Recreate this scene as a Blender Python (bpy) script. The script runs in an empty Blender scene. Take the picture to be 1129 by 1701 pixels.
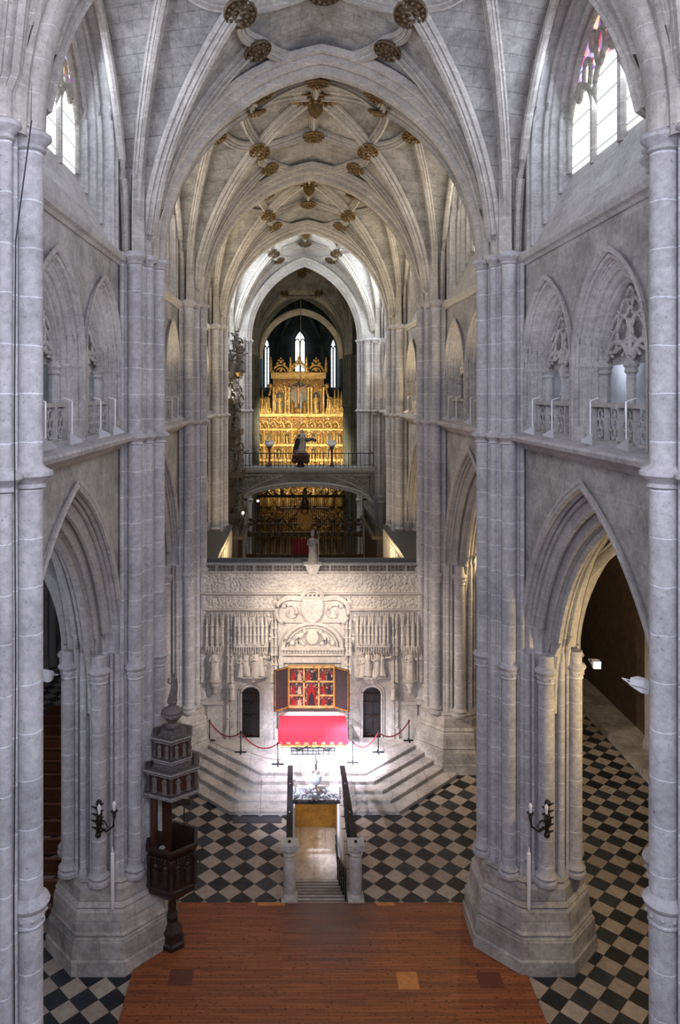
import bpy, bmesh, math, random
from math import sin, cos, pi, sqrt, radians, atan2, acos
from mathutils import Vector, Matrix
random.seed(7)
C = bpy.context.scene.collection

# ------------------------------------------------------------------ camera, world, exposure
F = 1240.0; VX = 487.0; VY = 655.0; CX = -0.87; CZ = 17.1
cam = bpy.data.cameras.new('camera'); camo = bpy.data.objects.new('camera', cam); C.objects.link(camo)
camo.location = (CX, 0, CZ); camo.rotation_euler = (pi/2, 0, 0)
cam.sensor_fit = 'HORIZONTAL'; cam.sensor_width = 36; cam.lens = 36*F/1129
cam.shift_x = (564.5-VX)/1129; cam.shift_y = -(850.5-VY)/1129
cam.clip_start = 0.1; cam.clip_end = 400
bpy.context.scene.camera = camo
sc = bpy.context.scene
sc.view_settings.view_transform = 'Standard'; sc.view_settings.look = 'None'
sc.view_settings.gamma = 1; sc.view_settings.use_curve_mapping = False
sc.view_settings.exposure = 0.12
w = bpy.data.worlds.new('world'); sc.world = w; w.use_nodes = True
w.node_tree.nodes['Background'].inputs[0].default_value = (0.76, 0.80, 1.0, 1)
w.node_tree.nodes['Background'].inputs[1].default_value = 0.5

def lamp(kind, loc, energy, col=(1, 1, 1), size=0.3, target=None, spot=60, blend=0.5, sy=None, name=None):
    l = bpy.data.lights.new(name or (kind.lower()+'_light'), kind); l.energy = energy; l.color = col
    if kind == 'AREA':
        l.size = size
        if sy: l.shape = 'RECTANGLE'; l.size_y = sy
    else: l.shadow_soft_size = size
    if kind == 'SPOT': l.spot_size = radians(spot); l.spot_blend = blend
    o = bpy.data.objects.new(l.name, l); o.location = loc; C.objects.link(o)
    if target: o.rotation_euler = (Vector(target)-Vector(loc)).to_track_quat('-Z', 'Y').to_euler()
    return o
COOL = (0.72, 0.80, 1.0); WARM = (1.0, 0.70, 0.36); NEUT = (1.0, 0.93, 0.82)
PY = [12.2, 23.8, 35.4, 47.0, 58.6, 81.8]
# daylight entering at the clerestory windows
for k in range(4):
    ym = 18.0+11.6*k
    for s in (-1, 1):
        lamp('AREA', (s*6.9, ym, 25.2), [420, 260, 300, 1400][k], [COOL, (1, .9, .78), (1, .86, .66), (.85, .92, 1)][k], 6.0, (0, ym, 22.5), sy=2.6)
# cool fill added behind the camera, standing in for daylight from the west
lamp('AREA', (0, 1.0, 21.5), 2000, (0.80, 0.81, 1.0), 8.0, (0, 23, 13), sy=8.0, name='west_fill_light')
# uplights on the ledges
for k, e, c in ((0, 110, (.9, .88, 1)), (1, 360, (1, .80, .52)), (2, 520, (1, .78, .48)), (3, 500, (1, .92, .82))):
    for s in (-1, 1):
        for dy in (-2.6, 2.8): lamp('SPOT', (s*5.7, 18+11.6*k+dy, 16.4), e, c, .2, (s*1.5, 18+11.6*k+dy*.6, 28), spot=120, blend=.8)
# floodlight on the altar platform, warm flood on the screen
lamp('SPOT', (3.9, 30.0, 8.4), 34000, (.74, .78, 1.0), .2, (1.75, 33.2, .9), spot=24, blend=1.0)
lamp('SPOT', (-2.2, 29.5, 8.8), 9500, (.80, .80, 1.0), .25, (.2, 33.6, 1.2), spot=50, blend=1.0)
lamp('SPOT', (-5.0, 29.0, 10.2), 4600, (1, .82, .66), .15, (2.6, 35.5, 4.2), spot=66, blend=1.0)
lamp('SPOT', (5.0, 29.0, 10.2), 3600, (1, .86, .80), .15, (-2.6, 35.5, 4.2), spot=66, blend=1.0)
lamp('SPOT', (-3.9, 24.8, 6.4), 5200, (.76, .80, 1.0), .2, (.3, 31.8, .6), spot=48, blend=1.0)  # added cool fill spot, low in front, to light the step risers
# aisle floodlights (right aisle is warm)
lamp('POINT', (9.7, 20.2, 8.6), 560, (1, .72, .36), .15)
lamp('POINT', (8.9, 34.0, 9.5), 420, (1, .72, .36), .15)
lamp('POINT', (12.0, 27.0, 9.5), 60, (1, .75, .42), .4)
lamp('POINT', (-11.5, 18.0, 10.0), 350, (.75, .82, 1), .5)
lamp('POINT', (-11.5, 30.0, 10.0), 200, (.8, .85, 1), .5)
# choir interior and high altar
lamp('POINT', (-3.2, 41, 8.7), 260, WARM, .2); lamp('POINT', (3.2, 41, 8.7), 320, (1, .75, .45), .2)
lamp('SPOT', (-3, 74, 17), 5600, (1, .86, .60), .5, (0, 88, 11), spot=60)
lamp('SPOT', (3, 74, 9), 5000, (1, .86, .60), .5, (0, 88, 12), spot=70)
lamp('POINT', (0, 84, 22), 300, (1, .8, .5), .5)
lamp('POINT', (0, 68, 17), 700, (1, .85, .65), .5)
for yy in (38.0, 44.0, 50.0, 55.0): lamp('POINT', (7.4, yy, 17.3), 120, (1, .72, .34), .2)
lamp('POINT', (-7.4, 38.5, 17.3), 60, (1, .72, .34), .2); lamp('POINT', (-7.4, 50, 17.3), 90, (1, .72, .34), .2)

for s_ in (-1, 1):
    for yy_ in (13.5, 20.5, 29): lamp('POINT', (s_*7.7, yy_, 17.9), 22, (.8, .85, 1), .2)  # cool fill points added to lighten the gallery passages

# ------------------------------------------------------------------ materials
M = {}
def newmat(name):
    m = bpy.data.materials.new(name); m.use_nodes = True
    nt = m.node_tree; nt.nodes.clear()
    out = nt.nodes.new('ShaderNodeOutputMaterial'); b = nt.nodes.new('ShaderNodeBsdfPrincipled')
    nt.links.new(b.outputs[0], out.inputs[0]); M[name] = m
    return m, nt, b
def nd(nt, typ, **kw):
    n = nt.nodes.new(typ)
    for k, v in kw.items(): setattr(n, k, v)
    return n
def math_(nt, op, a, b=None):
    n = nd(nt, 'ShaderNodeMath', operation=op)
    for i, v in enumerate((a, b)):
        if v is None: continue
        if isinstance(v, (int, float)): n.inputs[i].default_value = v
        else: nt.links.new(v, n.inputs[i])
    return n.outputs[0]
def mixc(nt, fac, a, b, blend='MIX'):
    n = nd(nt, 'ShaderNodeMix', data_type='RGBA', blend_type=blend)
    for i, v in ((0, fac), (6, a), (7, b)):
        if isinstance(v, (int, float)): n.inputs[i].default_value = v
        elif isinstance(v, tuple): n.inputs[i].default_value = (*v, 1)
        else: nt.links.new(v, n.inputs[i])
    return n.outputs[2]
def ramp(nt, fac, stops):
    r = nd(nt, 'ShaderNodeValToRGB'); els = r.color_ramp.elements
    while len(els) < len(stops): els.new(.5)
    for e, (p, c) in zip(els, stops):
        e.position = p; e.color = (*c, 1) if isinstance(c, tuple) else (c, c, c, 1)
    nt.links.new(fac, r.inputs[0]); return r.outputs[0]
def noise(nt, vec, scale, detail=4, rough=.6):
    n = nd(nt, 'ShaderNodeTexNoise'); n.inputs['Scale'].default_value = scale
    n.inputs['Detail'].default_value = detail; n.inputs['Roughness'].default_value = rough
    nt.links.new(vec, n.inputs['Vector']); return n.outputs[0]
def pos(nt):
    g = nd(nt, 'ShaderNodeNewGeometry'); s = nd(nt, 'ShaderNodeSeparateXYZ'); nt.links.new(g.outputs['Position'], s.inputs[0])
    return g.outputs['Position'], s.outputs[0], s.outputs[1], s.outputs[2]
def comb(nt, a, b, c=0.0):
    n = nd(nt, 'ShaderNodeCombineXYZ')
    for i, v in enumerate((a, b, c)):
        if isinstance(v, (int, float)): n.inputs[i].default_value = v
        else: nt.links.new(v, n.inputs[i])
    return n.outputs[0]
def bump(nt, b, h, strength=.3, dist=.02):
    n = nd(nt, 'ShaderNodeBump'); n.inputs['Strength'].default_value = strength; n.inputs['Distance'].default_value = dist
    nt.links.new(h, n.inputs['Height']); nt.links.new(n.outputs[0], b.inputs['Normal'])

def stone(name, c1, c2, mortar, bw, bh, ms, mode='wall', rough=.9, dirt=.35, carve=0):
    m, nt, b = newmat(name)
    P, x, y, z = pos(nt)
    wob = math_(nt, 'MULTIPLY', noise(nt, P, 1.6, 2), .10 if mode == 'shaft' else .03)
    if mode == 'vault': v = comb(nt, math_(nt, 'ADD', x, wob), math_(nt, 'ADD', y, wob))
    else: v = comb(nt, math_(nt, 'ADD', x, y), math_(nt, 'ADD', z, wob))
    br = nd(nt, 'ShaderNodeTexBrick'); nt.links.new(v, br.inputs['Vector'])
    br.inputs['Color1'].default_value = (*c1, 1); br.inputs['Color2'].default_value = (*c2, 1)
    br.inputs['Mortar'].default_value = (*mortar, 1); br.inputs['Scale'].default_value = 1
    br.inputs['Brick Width'].default_value = bw; br.inputs['Row Height'].default_value = bh
    br.inputs['Mortar Size'].default_value = ms; br.inputs['Mortar Smooth'].default_value = .3
    n1 = ramp(nt, noise(nt, P, .8, 8, .72), [(.36, 1-dirt*1.3), (.60, 1.0)])
    n2 = ramp(nt, noise(nt, P, 7, 5, .7), [(.35, .76), (.62, 1.04)])
    n3 = ramp(nt, noise(nt, P, 22, 2, .5), [(.27, .55), (.36, 1.0)])
    col = mixc(nt, 1.0, mixc(nt, 1.0, mixc(nt, 1.0, br.outputs[0], n1, 'MULTIPLY'), n2, 'MULTIPLY'), n3, 'MULTIPLY')
    nt.links.new(col, b.inputs['Base Color']); b.inputs['Roughness'].default_value = rough
    h = math_(nt, 'ADD', noise(nt, P, 9, 5, .6), math_(nt, 'MULTIPLY', br.outputs['Fac'], -.5))
    if carve:
        vo = nd(nt, 'ShaderNodeTexVoronoi', feature='SMOOTH_F1'); vo.inputs['Scale'].default_value = carve
        nt.links.new(P, vo.inputs['Vector'])
        h = math_(nt, 'ADD', math_(nt, 'MULTIPLY', h, .3), math_(nt, 'MULTIPLY', vo.outputs[0], -3.0))
        bump(nt, b, h, .6, .06)
    else: bump(nt, b, h, .5, .02)
    return m
stone('shaft_stone', (.52, .50, .50), (.47, .455, .455), (.78, .78, .80), 60, .78, .013, 'shaft', dirt=.22)
stone('wall_stone', (.50, .475, .445), (.44, .42, .395), (.58, .56, .54), 1.3, .55, .010, 'wall', dirt=.35)
stone('light_stone', (.52, .50, .47), (.47, .45, .43), (.60, .59, .58), .95, .5, .009, 'wall', dirt=.2)
stone('vault_stone', (.44, .42, .385), (.37, .355, .325), (.22, .21, .20), .62, .34, .007, 'vault', dirt=.4)
stone('rib_stone', (.50, .465, .41), (.47, .44, .39), (.66, .62, .56), 60, .55, .010, 'shaft', dirt=.25)
stone('plinth_stone', (.56, .52, .46), (.48, .445, .40), (.34, .32, .29), 1.4, .5, .012, 'wall', dirt=.4)
stone('carved_stone', (.62, .57, .50), (.60, .55, .49), (.5, .47, .42), 2.0, 1.2, .004, 'wall', dirt=.2, carve=9)
stone('screen_stone', (.62, .57, .51), (.57, .53, .48), (.47, .44, .4), .9, .45, .005, 'wall', dirt=.25)
stone('step_stone', (.58, .52, .46), (.50, .45, .41), (.25, .24, .24), 1.1, 2.0, .012, 'vault', dirt=.3, rough=.5)
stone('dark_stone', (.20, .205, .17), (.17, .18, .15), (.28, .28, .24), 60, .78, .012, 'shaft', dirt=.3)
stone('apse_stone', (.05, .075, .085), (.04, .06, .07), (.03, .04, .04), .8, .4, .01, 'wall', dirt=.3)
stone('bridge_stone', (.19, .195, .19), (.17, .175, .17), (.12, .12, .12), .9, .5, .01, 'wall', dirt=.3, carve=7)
stone('ochre_plaster', (.50, .30, .075), (.48, .29, .07), (.45, .27, .07), 5, 5, .001, 'wall', dirt=.35)

def plain(name, col, rough=.6, metal=0.0, nscale=None, namp=.3, bmp=0, emit=None, estr=0):
    m, nt, b = newmat(name)
    b.inputs['Roughness'].default_value = rough; b.inputs['Metallic'].default_value = metal
    P, x, y, z = pos(nt)
    n = ramp(nt, noise(nt, P, nscale or 6, 4), [(.3, 1-namp), (.65, 1.0)])
    nt.links.new(mixc(nt, 1.0, col, n, 'MULTIPLY'), b.inputs['Base Color'])
    if bmp: bump(nt, b, noise(nt, P, (nscale or 6)*3, 4), bmp, .03)
    if emit: b.inputs['Emission Color'].default_value = (*emit, 1); b.inputs['Emission Strength'].default_value = estr
    return m
plain('iron', (.010, .010, .011), .8, 0)
plain('outer_wall', (.10, .065, .04), .8, 0, 2, .5)
plain('bronze', (.035, .032, .022), .45, .5, 12)
plain('dusty_wood', (.34, .31, .30), .8, 0, 12, .5, .5)
plain('boss_gold', (.15, .095, .045), .6, .25, 9, .7, .5)
plain('gilt_boss', (.26, .165, .06), .5, .4, 9, .6, .5)
plain('gold', (.85, .56, .20), .38, .6, 5, .65, .9)
plain('gold_dark', (.42, .22, .05), .45, .5, 9, .6, .8)
plain('red_cloth', (.72, .012, .03), .8, 0, 3, .15)
plain('rope_red', (.22, .01, .02), .8)
plain('white_enamel', (.8, .8, .82), .4, 0, 3, .05)
plain('wax', (.86, .85, .82), .4, 0, 3, .05)
plain('pulpit_wood', (.030, .014, .010), .38, 0, 10, .5, .7)
plain('pulpit_grey', (.115, .095, .09), .55, 0, 12, .6, .7)
plain('dusty_figure', (.21, .18, .17), .7, 0, 12, .5, .5)
plain('pulpit_red', (.075, .022, .013), .5, 0, 8, .5, .3)
plain('dark_wood', (.035, .018, .010), .5, 0, 8, .5, .4)
plain('pew_wood', (.13, .045, .02), .5, 0, 8, .4)
plain('dark_door', (.03, .024, .024), .5, 0, 12, .7, .9)
plain('figure_stone', (.60, .55, .48), .85, 0, 8, .3, .4)
plain('figure_grey', (.30, .27, .24), .8, 0, 8, .4, .4)
plain('organ_figure', (.13, .12, .11), .6, .1, 8, .5, .5)
plain('figure_dark', (.03, .035, .04), .5, 0, 8, .4, .3)
plain('flesh_paint', (.55, .30, .17), .6)
plain('silver', (.6, .62, .65), .25, .9)
plain('organ_pipe', (.30, .29, .27), .35, .7)
plain('organ_wood', (.10, .075, .05), .5, .1, 9, .6, .7)
plain('cloud_brown', (.09, .04, .03), .6, 0, 8, .5, .5)
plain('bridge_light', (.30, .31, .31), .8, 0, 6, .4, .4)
plain('cream_wall', (.62, .52, .36), .8, 0, 3, .3, .3)
plain('slate', (.06, .065, .075), .5, 0, 6, .4)
plain('lamp_glow', (1, 1, 1), .5, emit=(1, .86, .62), estr=18)
plain('bulb_glow', (1, 1, 1), .5, emit=(1, .95, .85), estr=6)
plain('glass_globe', (.8, .85, .88), .12, .2)
plain('passage_wall', (.62, .64, .68), .9, 0, 2, .3)

def floor_material():
    m, nt, b = newmat('checker_marble')
    P, x, y, z = pos(nt); D = .8305
    a = math_(nt, 'SUBTRACT', x, 2.35); c = math_(nt, 'SUBTRACT', y, 25.24)
    p = math_(nt, 'ADD', math_(nt, 'DIVIDE', math_(nt, 'ADD', a, c), D), 100.5)
    q = math_(nt, 'ADD', math_(nt, 'DIVIDE', math_(nt, 'SUBTRACT', a, c), D), 100.5)
    fp = math_(nt, 'FLOOR', p); fq = math_(nt, 'FLOOR', q)
    par = math_(nt, 'MODULO', math_(nt, 'ADD', fp, fq), 2.0)      # 0 = black
    par = math_(nt, 'GREATER_THAN', par, .5)
    wn = nd(nt, 'ShaderNodeTexWhiteNoise'); nt.links.new(comb(nt, fp, fq), wn.inputs['Vector'])
    r = wn.outputs['Value']
    black = ramp(nt, r, [(0, (.008, .010, .013)), (.6, (.016, .020, .026)), (1, (.035, .042, .05))])
    white = ramp(nt, r, [(0, (.33, .27, .215)), (.5, (.40, .34, .275)), (1, (.30, .235, .185))])
    mot = ramp(nt, noise(nt, P, 4, 6, .7), [(.3, .72), (.65, 1.08)])
    col = mixc(nt, 1.0, mixc(nt, par, black, white), mot, 'MULTIPLY')
    e1 = math_(nt, 'ABSOLUTE', math_(nt, 'SUBTRACT', math_(nt, 'FRACT', p), .5)); e2 = math_(nt, 'ABSOLUTE', math_(nt, 'SUBTRACT', math_(nt, 'FRACT', q), .5))
    edge = math_(nt, 'GREATER_THAN', math_(nt, 'MAXIMUM', e1, e2), .488)
    col = mixc(nt, edge, col, (.05, .045, .04))
    nt.links.new(col, b.inputs['Base Color'])
    nt.links.new(ramp(nt, noise(nt, P, 5, 4), [(.3, .5), (.7, .7)]), b.inputs['Roughness'])
floor_material()

def wood_platform():
    m, nt, b = newmat('board_wood')
    P, x, y, z = pos(nt)
    br = nd(nt, 'ShaderNodeTexBrick'); nt.links.new(comb(nt, x, y), br.inputs['Vector'])
    br.inputs['Scale'].default_value = 1; br.inputs['Brick Width'].default_value = 2.4; br.inputs['Row Height'].default_value = .11
    br.inputs['Mortar Size'].default_value = .004; br.inputs['Bias'].default_value = -.1
    br.inputs['Color1'].default_value = (.31, .095, .028, 1); br.inputs['Color2'].default_value = (.21, .060, .019, 1); br.inputs['Mortar'].default_value = (.07, .02, .01, 1)
    st = noise(nt, comb(nt, math_(nt, 'MULTIPLY', x, .5), math_(nt, 'MULTIPLY', y, 9)), 1.3, 5)
    sp = ramp(nt, noise(nt, comb(nt, math_(nt, 'MULTIPLY', x, 3.5), math_(nt, 'MULTIPLY', y, 7)), 2.2, 1), [(.30, .2), (.38, 1.0)])
    c = mixc(nt, 1.0, mixc(nt, 1.0, br.outputs[0], ramp(nt, st, [(.3, .6), (.7, 1.15)]), 'MULTIPLY'), sp, 'MULTIPLY')
    # grey worn trail in front of the stair
    wx = math_(nt, 'ABSOLUTE', math_(nt, 'SUBTRACT', x, .35)); wy = math_(nt, 'SUBTRACT', 25.0, y)
    wear = math_(nt, 'SUBTRACT', 1.15, math_(nt, 'SQRT', math_(nt, 'ADD', math_(nt, 'POWER', math_(nt, 'MULTIPLY', wx, .42), 2.0), math_(nt, 'POWER', math_(nt, 'MULTIPLY', wy, .26), 2.0))))
    wear = ramp(nt, math_(nt, 'MULTIPLY', wear, math_(nt, 'ADD', noise(nt, P, 3, 5), .25)), [(.18, 0.0), (.75, .8)])
    c = mixc(nt, wear, c, (.095, .075, .08))
    nt.links.new(c, b.inputs['Base Color']); b.inputs['Roughness'].default_value = .5
wood_platform()
plain('board_light', (.55, .21, .05), .5, 0, 8, .3)
plain('board_dark', (.13, .035, .018), .5, 0, 8, .3)

def glass_mat(name, zsplit, strength):
    m, nt, b = newmat(name)
    P, x, y, z = pos(nt)
    def line(v, s, w_):
        return math_(nt, 'GREATER_THAN', math_(nt, 'ABSOLUTE', math_(nt, 'SUBTRACT', math_(nt, 'FRACT', math_(nt, 'DIVIDE', v, s)), .5)), .5-w_/s/2)
    lead = math_(nt, 'MAXIMUM', line(z, .62, .05), math_(nt, 'MULTIPLY', line(math_(nt, 'ADD', y, z), .26, .05), .35))
    vo = nd(nt, 'ShaderNodeTexVoronoi'); vo.inputs['Scale'].default_value = 4.2; nt.links.new(P, vo.inputs['Vector'])
    hs = nd(nt, 'ShaderNodeSeparateColor'); nt.links.new(vo.outputs['Color'], hs.inputs[0])
    colr = ramp(nt, hs.outputs[0], [(0, (.30, .05, .45)), (.22, (.9, .8, .75)), (.45, (.9, .45, .06)), (.62, (.55, .06, .05)), (.8, (.25, .3, .75)), (1, (1, .95, .9))])
    up = math_(nt, 'GREATER_THAN', z, zsplit)
    c = mixc(nt, up, (.93, .97, 1.0), colr)
    c = mixc(nt, math_(nt, 'MULTIPLY', lead, .8), c, (.12, .12, .12))
    nt.links.new(c, b.inputs['Emission Color']); b.inputs['Emission Strength'].default_value = strength
    nt.links.new(c, b.inputs['Base Color']); b.inputs['Roughness'].default_value = .3
glass_mat('window_glass', 25.75, 1.05)
glass_mat('apse_glass', 99, 1.5)

def painting(name, stops, scale):
    m, nt, b = newmat(name); P, x, y, z = pos(nt)
    vo = nd(nt, 'ShaderNodeTexVoronoi'); vo.inputs['Scale'].default_value = scale
    nt.links.new(P, vo.inputs['Vector'])
    s = nd(nt, 'ShaderNodeSeparateColor'); nt.links.new(vo.outputs['Color'], s.inputs[0])
    nt.links.new(ramp(nt, s.outputs[0], stops), b.inputs['Base Color']); b.inputs['Roughness'].default_value = .5
painting('panel_painting', [(0, (.005, .006, .006)), (.4, (.02, .022, .018)), (.55, (.14, .01, .008)), (.68, (.16, .11, .06)), (.8, (.012, .025, .04)), (.9, (.2, .012, .01)), (1, (.3, .22, .14))], 14)
painting('niche_painting', [(0, (.03, .06, .06)), (.4, (.18, .14, .08)), (.6, (.09, .13, .12)), (.8, (.30, .16, .05)), (1, (.35, .28, .18))], 2.2)
plain('painting_red', (.20, .008, .008), .5); plain('painting_dark', (.010, .012, .013), .5); plain('painting_flesh', (.30, .20, .13), .5)

def shaded_carving(name, gold, dark, s_):  # dark gold in the hollows paints in shade between the carved parts
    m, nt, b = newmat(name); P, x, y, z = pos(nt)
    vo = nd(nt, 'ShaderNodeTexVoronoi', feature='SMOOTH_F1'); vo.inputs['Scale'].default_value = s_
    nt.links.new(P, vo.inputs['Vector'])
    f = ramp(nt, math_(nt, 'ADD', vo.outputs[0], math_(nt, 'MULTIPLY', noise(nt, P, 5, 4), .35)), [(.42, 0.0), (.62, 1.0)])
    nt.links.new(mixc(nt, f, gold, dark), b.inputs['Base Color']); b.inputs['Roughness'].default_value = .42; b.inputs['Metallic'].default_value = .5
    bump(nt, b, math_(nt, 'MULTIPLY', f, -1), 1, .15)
shaded_carving('gold_field', (.88, .62, .25), (.30, .14, .03), 5.0)
def pierced(name, col, dark, s):
    m, nt, b = newmat(name); P, x, y, z = pos(nt)
    vo = nd(nt, 'ShaderNodeTexVoronoi', feature='DISTANCE_TO_EDGE'); vo.inputs['Scale'].default_value = s; vo.inputs['Randomness'].default_value = .35
    nt.links.new(P, vo.inputs['Vector'])
    f = ramp(nt, vo.outputs[0], [(.10, 0.0), (.16, 1.0)])
    nt.links.new(mixc(nt, f, col, dark), b.inputs['Base Color']); b.inputs['Roughness'].default_value = .8
    bump(nt, b, math_(nt, 'MULTIPLY', f, -1), .8, .05)
pierced('pierced_stone', (.19, .17, .155), (.07, .06, .055), 5.5)
pierced('grille_pattern', (.30, .27, .22), (.04, .035, .03), 4.0)

# ------------------------------------------------------------------ mesh helpers
class MB:
    def __init__(s): s.v = []; s.f = []
    def add(s, vs, fs):
        o = len(s.v); s.v += [tuple(p) for p in vs]; s.f += [tuple(i+o for i in f) for f in fs]
    def box(s, x0, x1, y0, y1, z0, z1):
        s.add([(x, y, z) for z in (z0, z1) for y in (y0, y1) for x in (x0, x1)],
              [(0, 2, 3, 1), (4, 5, 7, 6), (0, 1, 5, 4), (2, 6, 7, 3), (0, 4, 6, 2), (1, 3, 7, 5)])
    def quad(s, a, b, c, d): s.add([a, b, c, d], [(0, 1, 2, 3)])
    def loft(s, rings, closed=True, caps=True):
        n = len(rings[0]); vs = [p for r in rings for p in r]; fs = []
        for i in range(len(rings)-1):
            for j in range(n if closed else n-1):
                k = (j+1) % n; fs.append((i*n+j, i*n+k, (i+1)*n+k, (i+1)*n+j))
        if caps and closed:
            fs.append(tuple(range(n))[::-1]); fs.append(tuple((len(rings)-1)*n+j for j in range(n)))
        s.add(vs, fs)
    def lathe(s, prof, c=(0, 0, 0), n=20, ph=0.0, sx=1, sy=1):
        s.loft([[(c[0]+sx*r*cos(2*pi*j/n+ph), c[1]+sy*r*sin(2*pi*j/n+ph), c[2]+z) for j in range(n)] for r, z in prof])
    def prism(s, poly, z0, z1):
        s.loft([[(x, y, z0) for x, y in poly], [(x, y, z1) for x, y in poly]])
    def tube(s, pts, r, n=6, closed=False, taper=None):
        P = [Vector(p) for p in pts]; m = len(P); rings = []
        up = Vector((0, 0, 1))
        for i, p in enumerate(P):
            a = P[(i-1) % m] if (closed or i > 0) else p; b = P[(i+1) % m] if (closed or i < m-1) else p
            t = (b-a); t = t.normalized() if t.length > 1e-9 else Vector((0, 1, 0))
            u = up if abs(t.dot(up)) < .95 else Vector((1, 0, 0))
            e1 = t.cross(u).normalized(); e2 = e1.cross(t)
            rr = r if taper is None else r*(1+(taper-1)*i/(m-1))
            rings.append([tuple(p+e1*rr*cos(2*pi*j/n)+e2*rr*sin(2*pi*j/n)) for j in range(n)])
        if closed: rings.append(rings[0])
        s.loft(rings, True, not closed)
    def sweep(s, prof, pts, upf=None):
        """profile (side, down) swept along pts; 'down' points towards -up"""
        P = [Vector(p) for p in pts]; m = len(P); rings = []; last = None
        for i, p in enumerate(P):
            t = (P[min(i+1, m-1)]-P[max(i-1, 0)]).normalized()
            hz = Vector((t.x, t.y, 0))
            if hz.length < .05 and last is not None: side = last
            else:
                g = P[-1]-P[0] if hz.length < .05 else hz
                side = Vector((-g.y, g.x, 0)).normalized()
                if last is not None and side.dot(last) < 0: side = -side
            last = side
            upv = side.cross(t).normalized()
            if upf is not None:
                if upv.dot(upf(p)) < 0: upv = -upv
            elif upv.z < 0: upv = -upv
            rings.append([tuple(p+side*a-upv*b) for a, b in prof])
        s.loft(rings, True, True)
    def ball(s, c, r, sx=1, sy=1, sz=1, n=10):
        s.lathe([(max(r*sin(pi*i/n), 1e-4)*1.0, -r*sz*cos(pi*i/n)) for i in range(n+1)], c, n+4, 0, sx, sy)
    def transform(s, fn): s.v = [tuple(fn(*p)) for p in s.v]; return s
    def build(s, name, mat, parent=None, smooth=True, ang=38):
        me = bpy.data.meshes.new(name); me.from_pydata(s.v, [], s.f); me.update()
        bm = bmesh.new(); bm.from_mesh(me); bmesh.ops.recalc_face_normals(bm, faces=bm.faces); bm.to_mesh(me); bm.free()
        if smooth:
            me.polygons.foreach_set('use_smooth', [True]*len(me.polygons)); me.set_sharp_from_angle(angle=radians(ang))
        me.materials.append(M[mat]); o = bpy.data.objects.new(name, me); C.objects.link(o)
        if parent: o.parent = parent
        return o
def empty(name, loc=(0, 0, 0), rz=0):
    o = bpy.data.objects.new(name, None); o.location = loc; o.rotation_euler = (0, 0, rz); o.empty_display_size = .2; C.objects.link(o); return o
def tag(o, label=None, cat=None, group=None, kind=None):
    if label: o['label'] = label
    if cat: o['category'] = cat
    if group: o['group'] = group
    if kind: o['kind'] = kind
    return o
def st(o): o['kind'] = 'structure'; return o
def kids(o): return [c for c in C.objects if c.parent == o]
def copy_tree(o, parent=None, name=None):
    c = o.copy(); C.objects.link(c); c.parent = parent
    if name: c.name = name
    for k in list(kids(o)): copy_tree(k, c)
    return c
def ph(a, r, x):
    """height of a pointed arch with half-span a and rise r at distance x from its axis"""
    x = abs(x); R = (a*a+r*r)/(2*a)
    if x >= a: return 0.0
    return sqrt(max(R*R-(x+R-a)**2, 0))
def arc(a, r, n=14):
    if r < a: return [(-a*cos(pi*i/(2*n)), r*sin(pi*i/(2*n))) for i in range(2*n+1)]
    R = (a*a+r*r)/(2*a); c = R-a; T = acos(c/R)
    right = [(R*cos(T*i/n)-c, R*sin(T*i/n)) for i in range(n+1)]
    return [(-x, z) for x, z in right]+right[-2::-1]
def opening(yc, a, zb, zs, za, n=14):
    return [(yc-a, zb)]+[(yc+x, zs+z) for x, z in arc(a, za-zs, n)]+[(yc+a, zb)]
def panel(mb, X, y0, y1, z0, z1, holes, s=1):
    cur = y0
    for hole in sorted(holes, key=lambda h: h[0][0]):
        a, zb = hole[0]; b = hole[-1][0]
        if a > cur: mb.quad((X, cur, z0), (X, a, z0), (X, a, z1), (X, cur, z1))
        if zb > z0+1e-6: mb.quad((X, a, z0), (X, b, z0), (X, b, zb), (X, a, zb))
        pts = hole[1:-1]
        for (ya, za), (yb, zb2) in zip(pts, pts[1:]):
            if yb-ya > 1e-6: mb.quad((X, ya, za), (X, yb, zb2), (X, yb, z1), (X, ya, z1))
        cur = b
    if y1 > cur: mb.quad((X, cur, z0), (X, y1, z0), (X, y1, z1), (X, cur, z1))

# ------------------------------------------------------------------ floor
fl = MB()
HX0, HX1, HY0, HY1 = -.90, 1.05, 25.1, 31.5
for x0, x1, y0, y1 in ((-18, HX0, -2, 97), (HX1, 18, -2, 97), (HX0, HX1, -2, HY0), (HX0, HX1, HY1, 97)): fl.quad((x0, y0, 0), (x1, y0, 0), (x1, y1, 0), (x0, y1, 0))
st(fl.build('floor', 'checker_marble', smooth=False))

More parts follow.
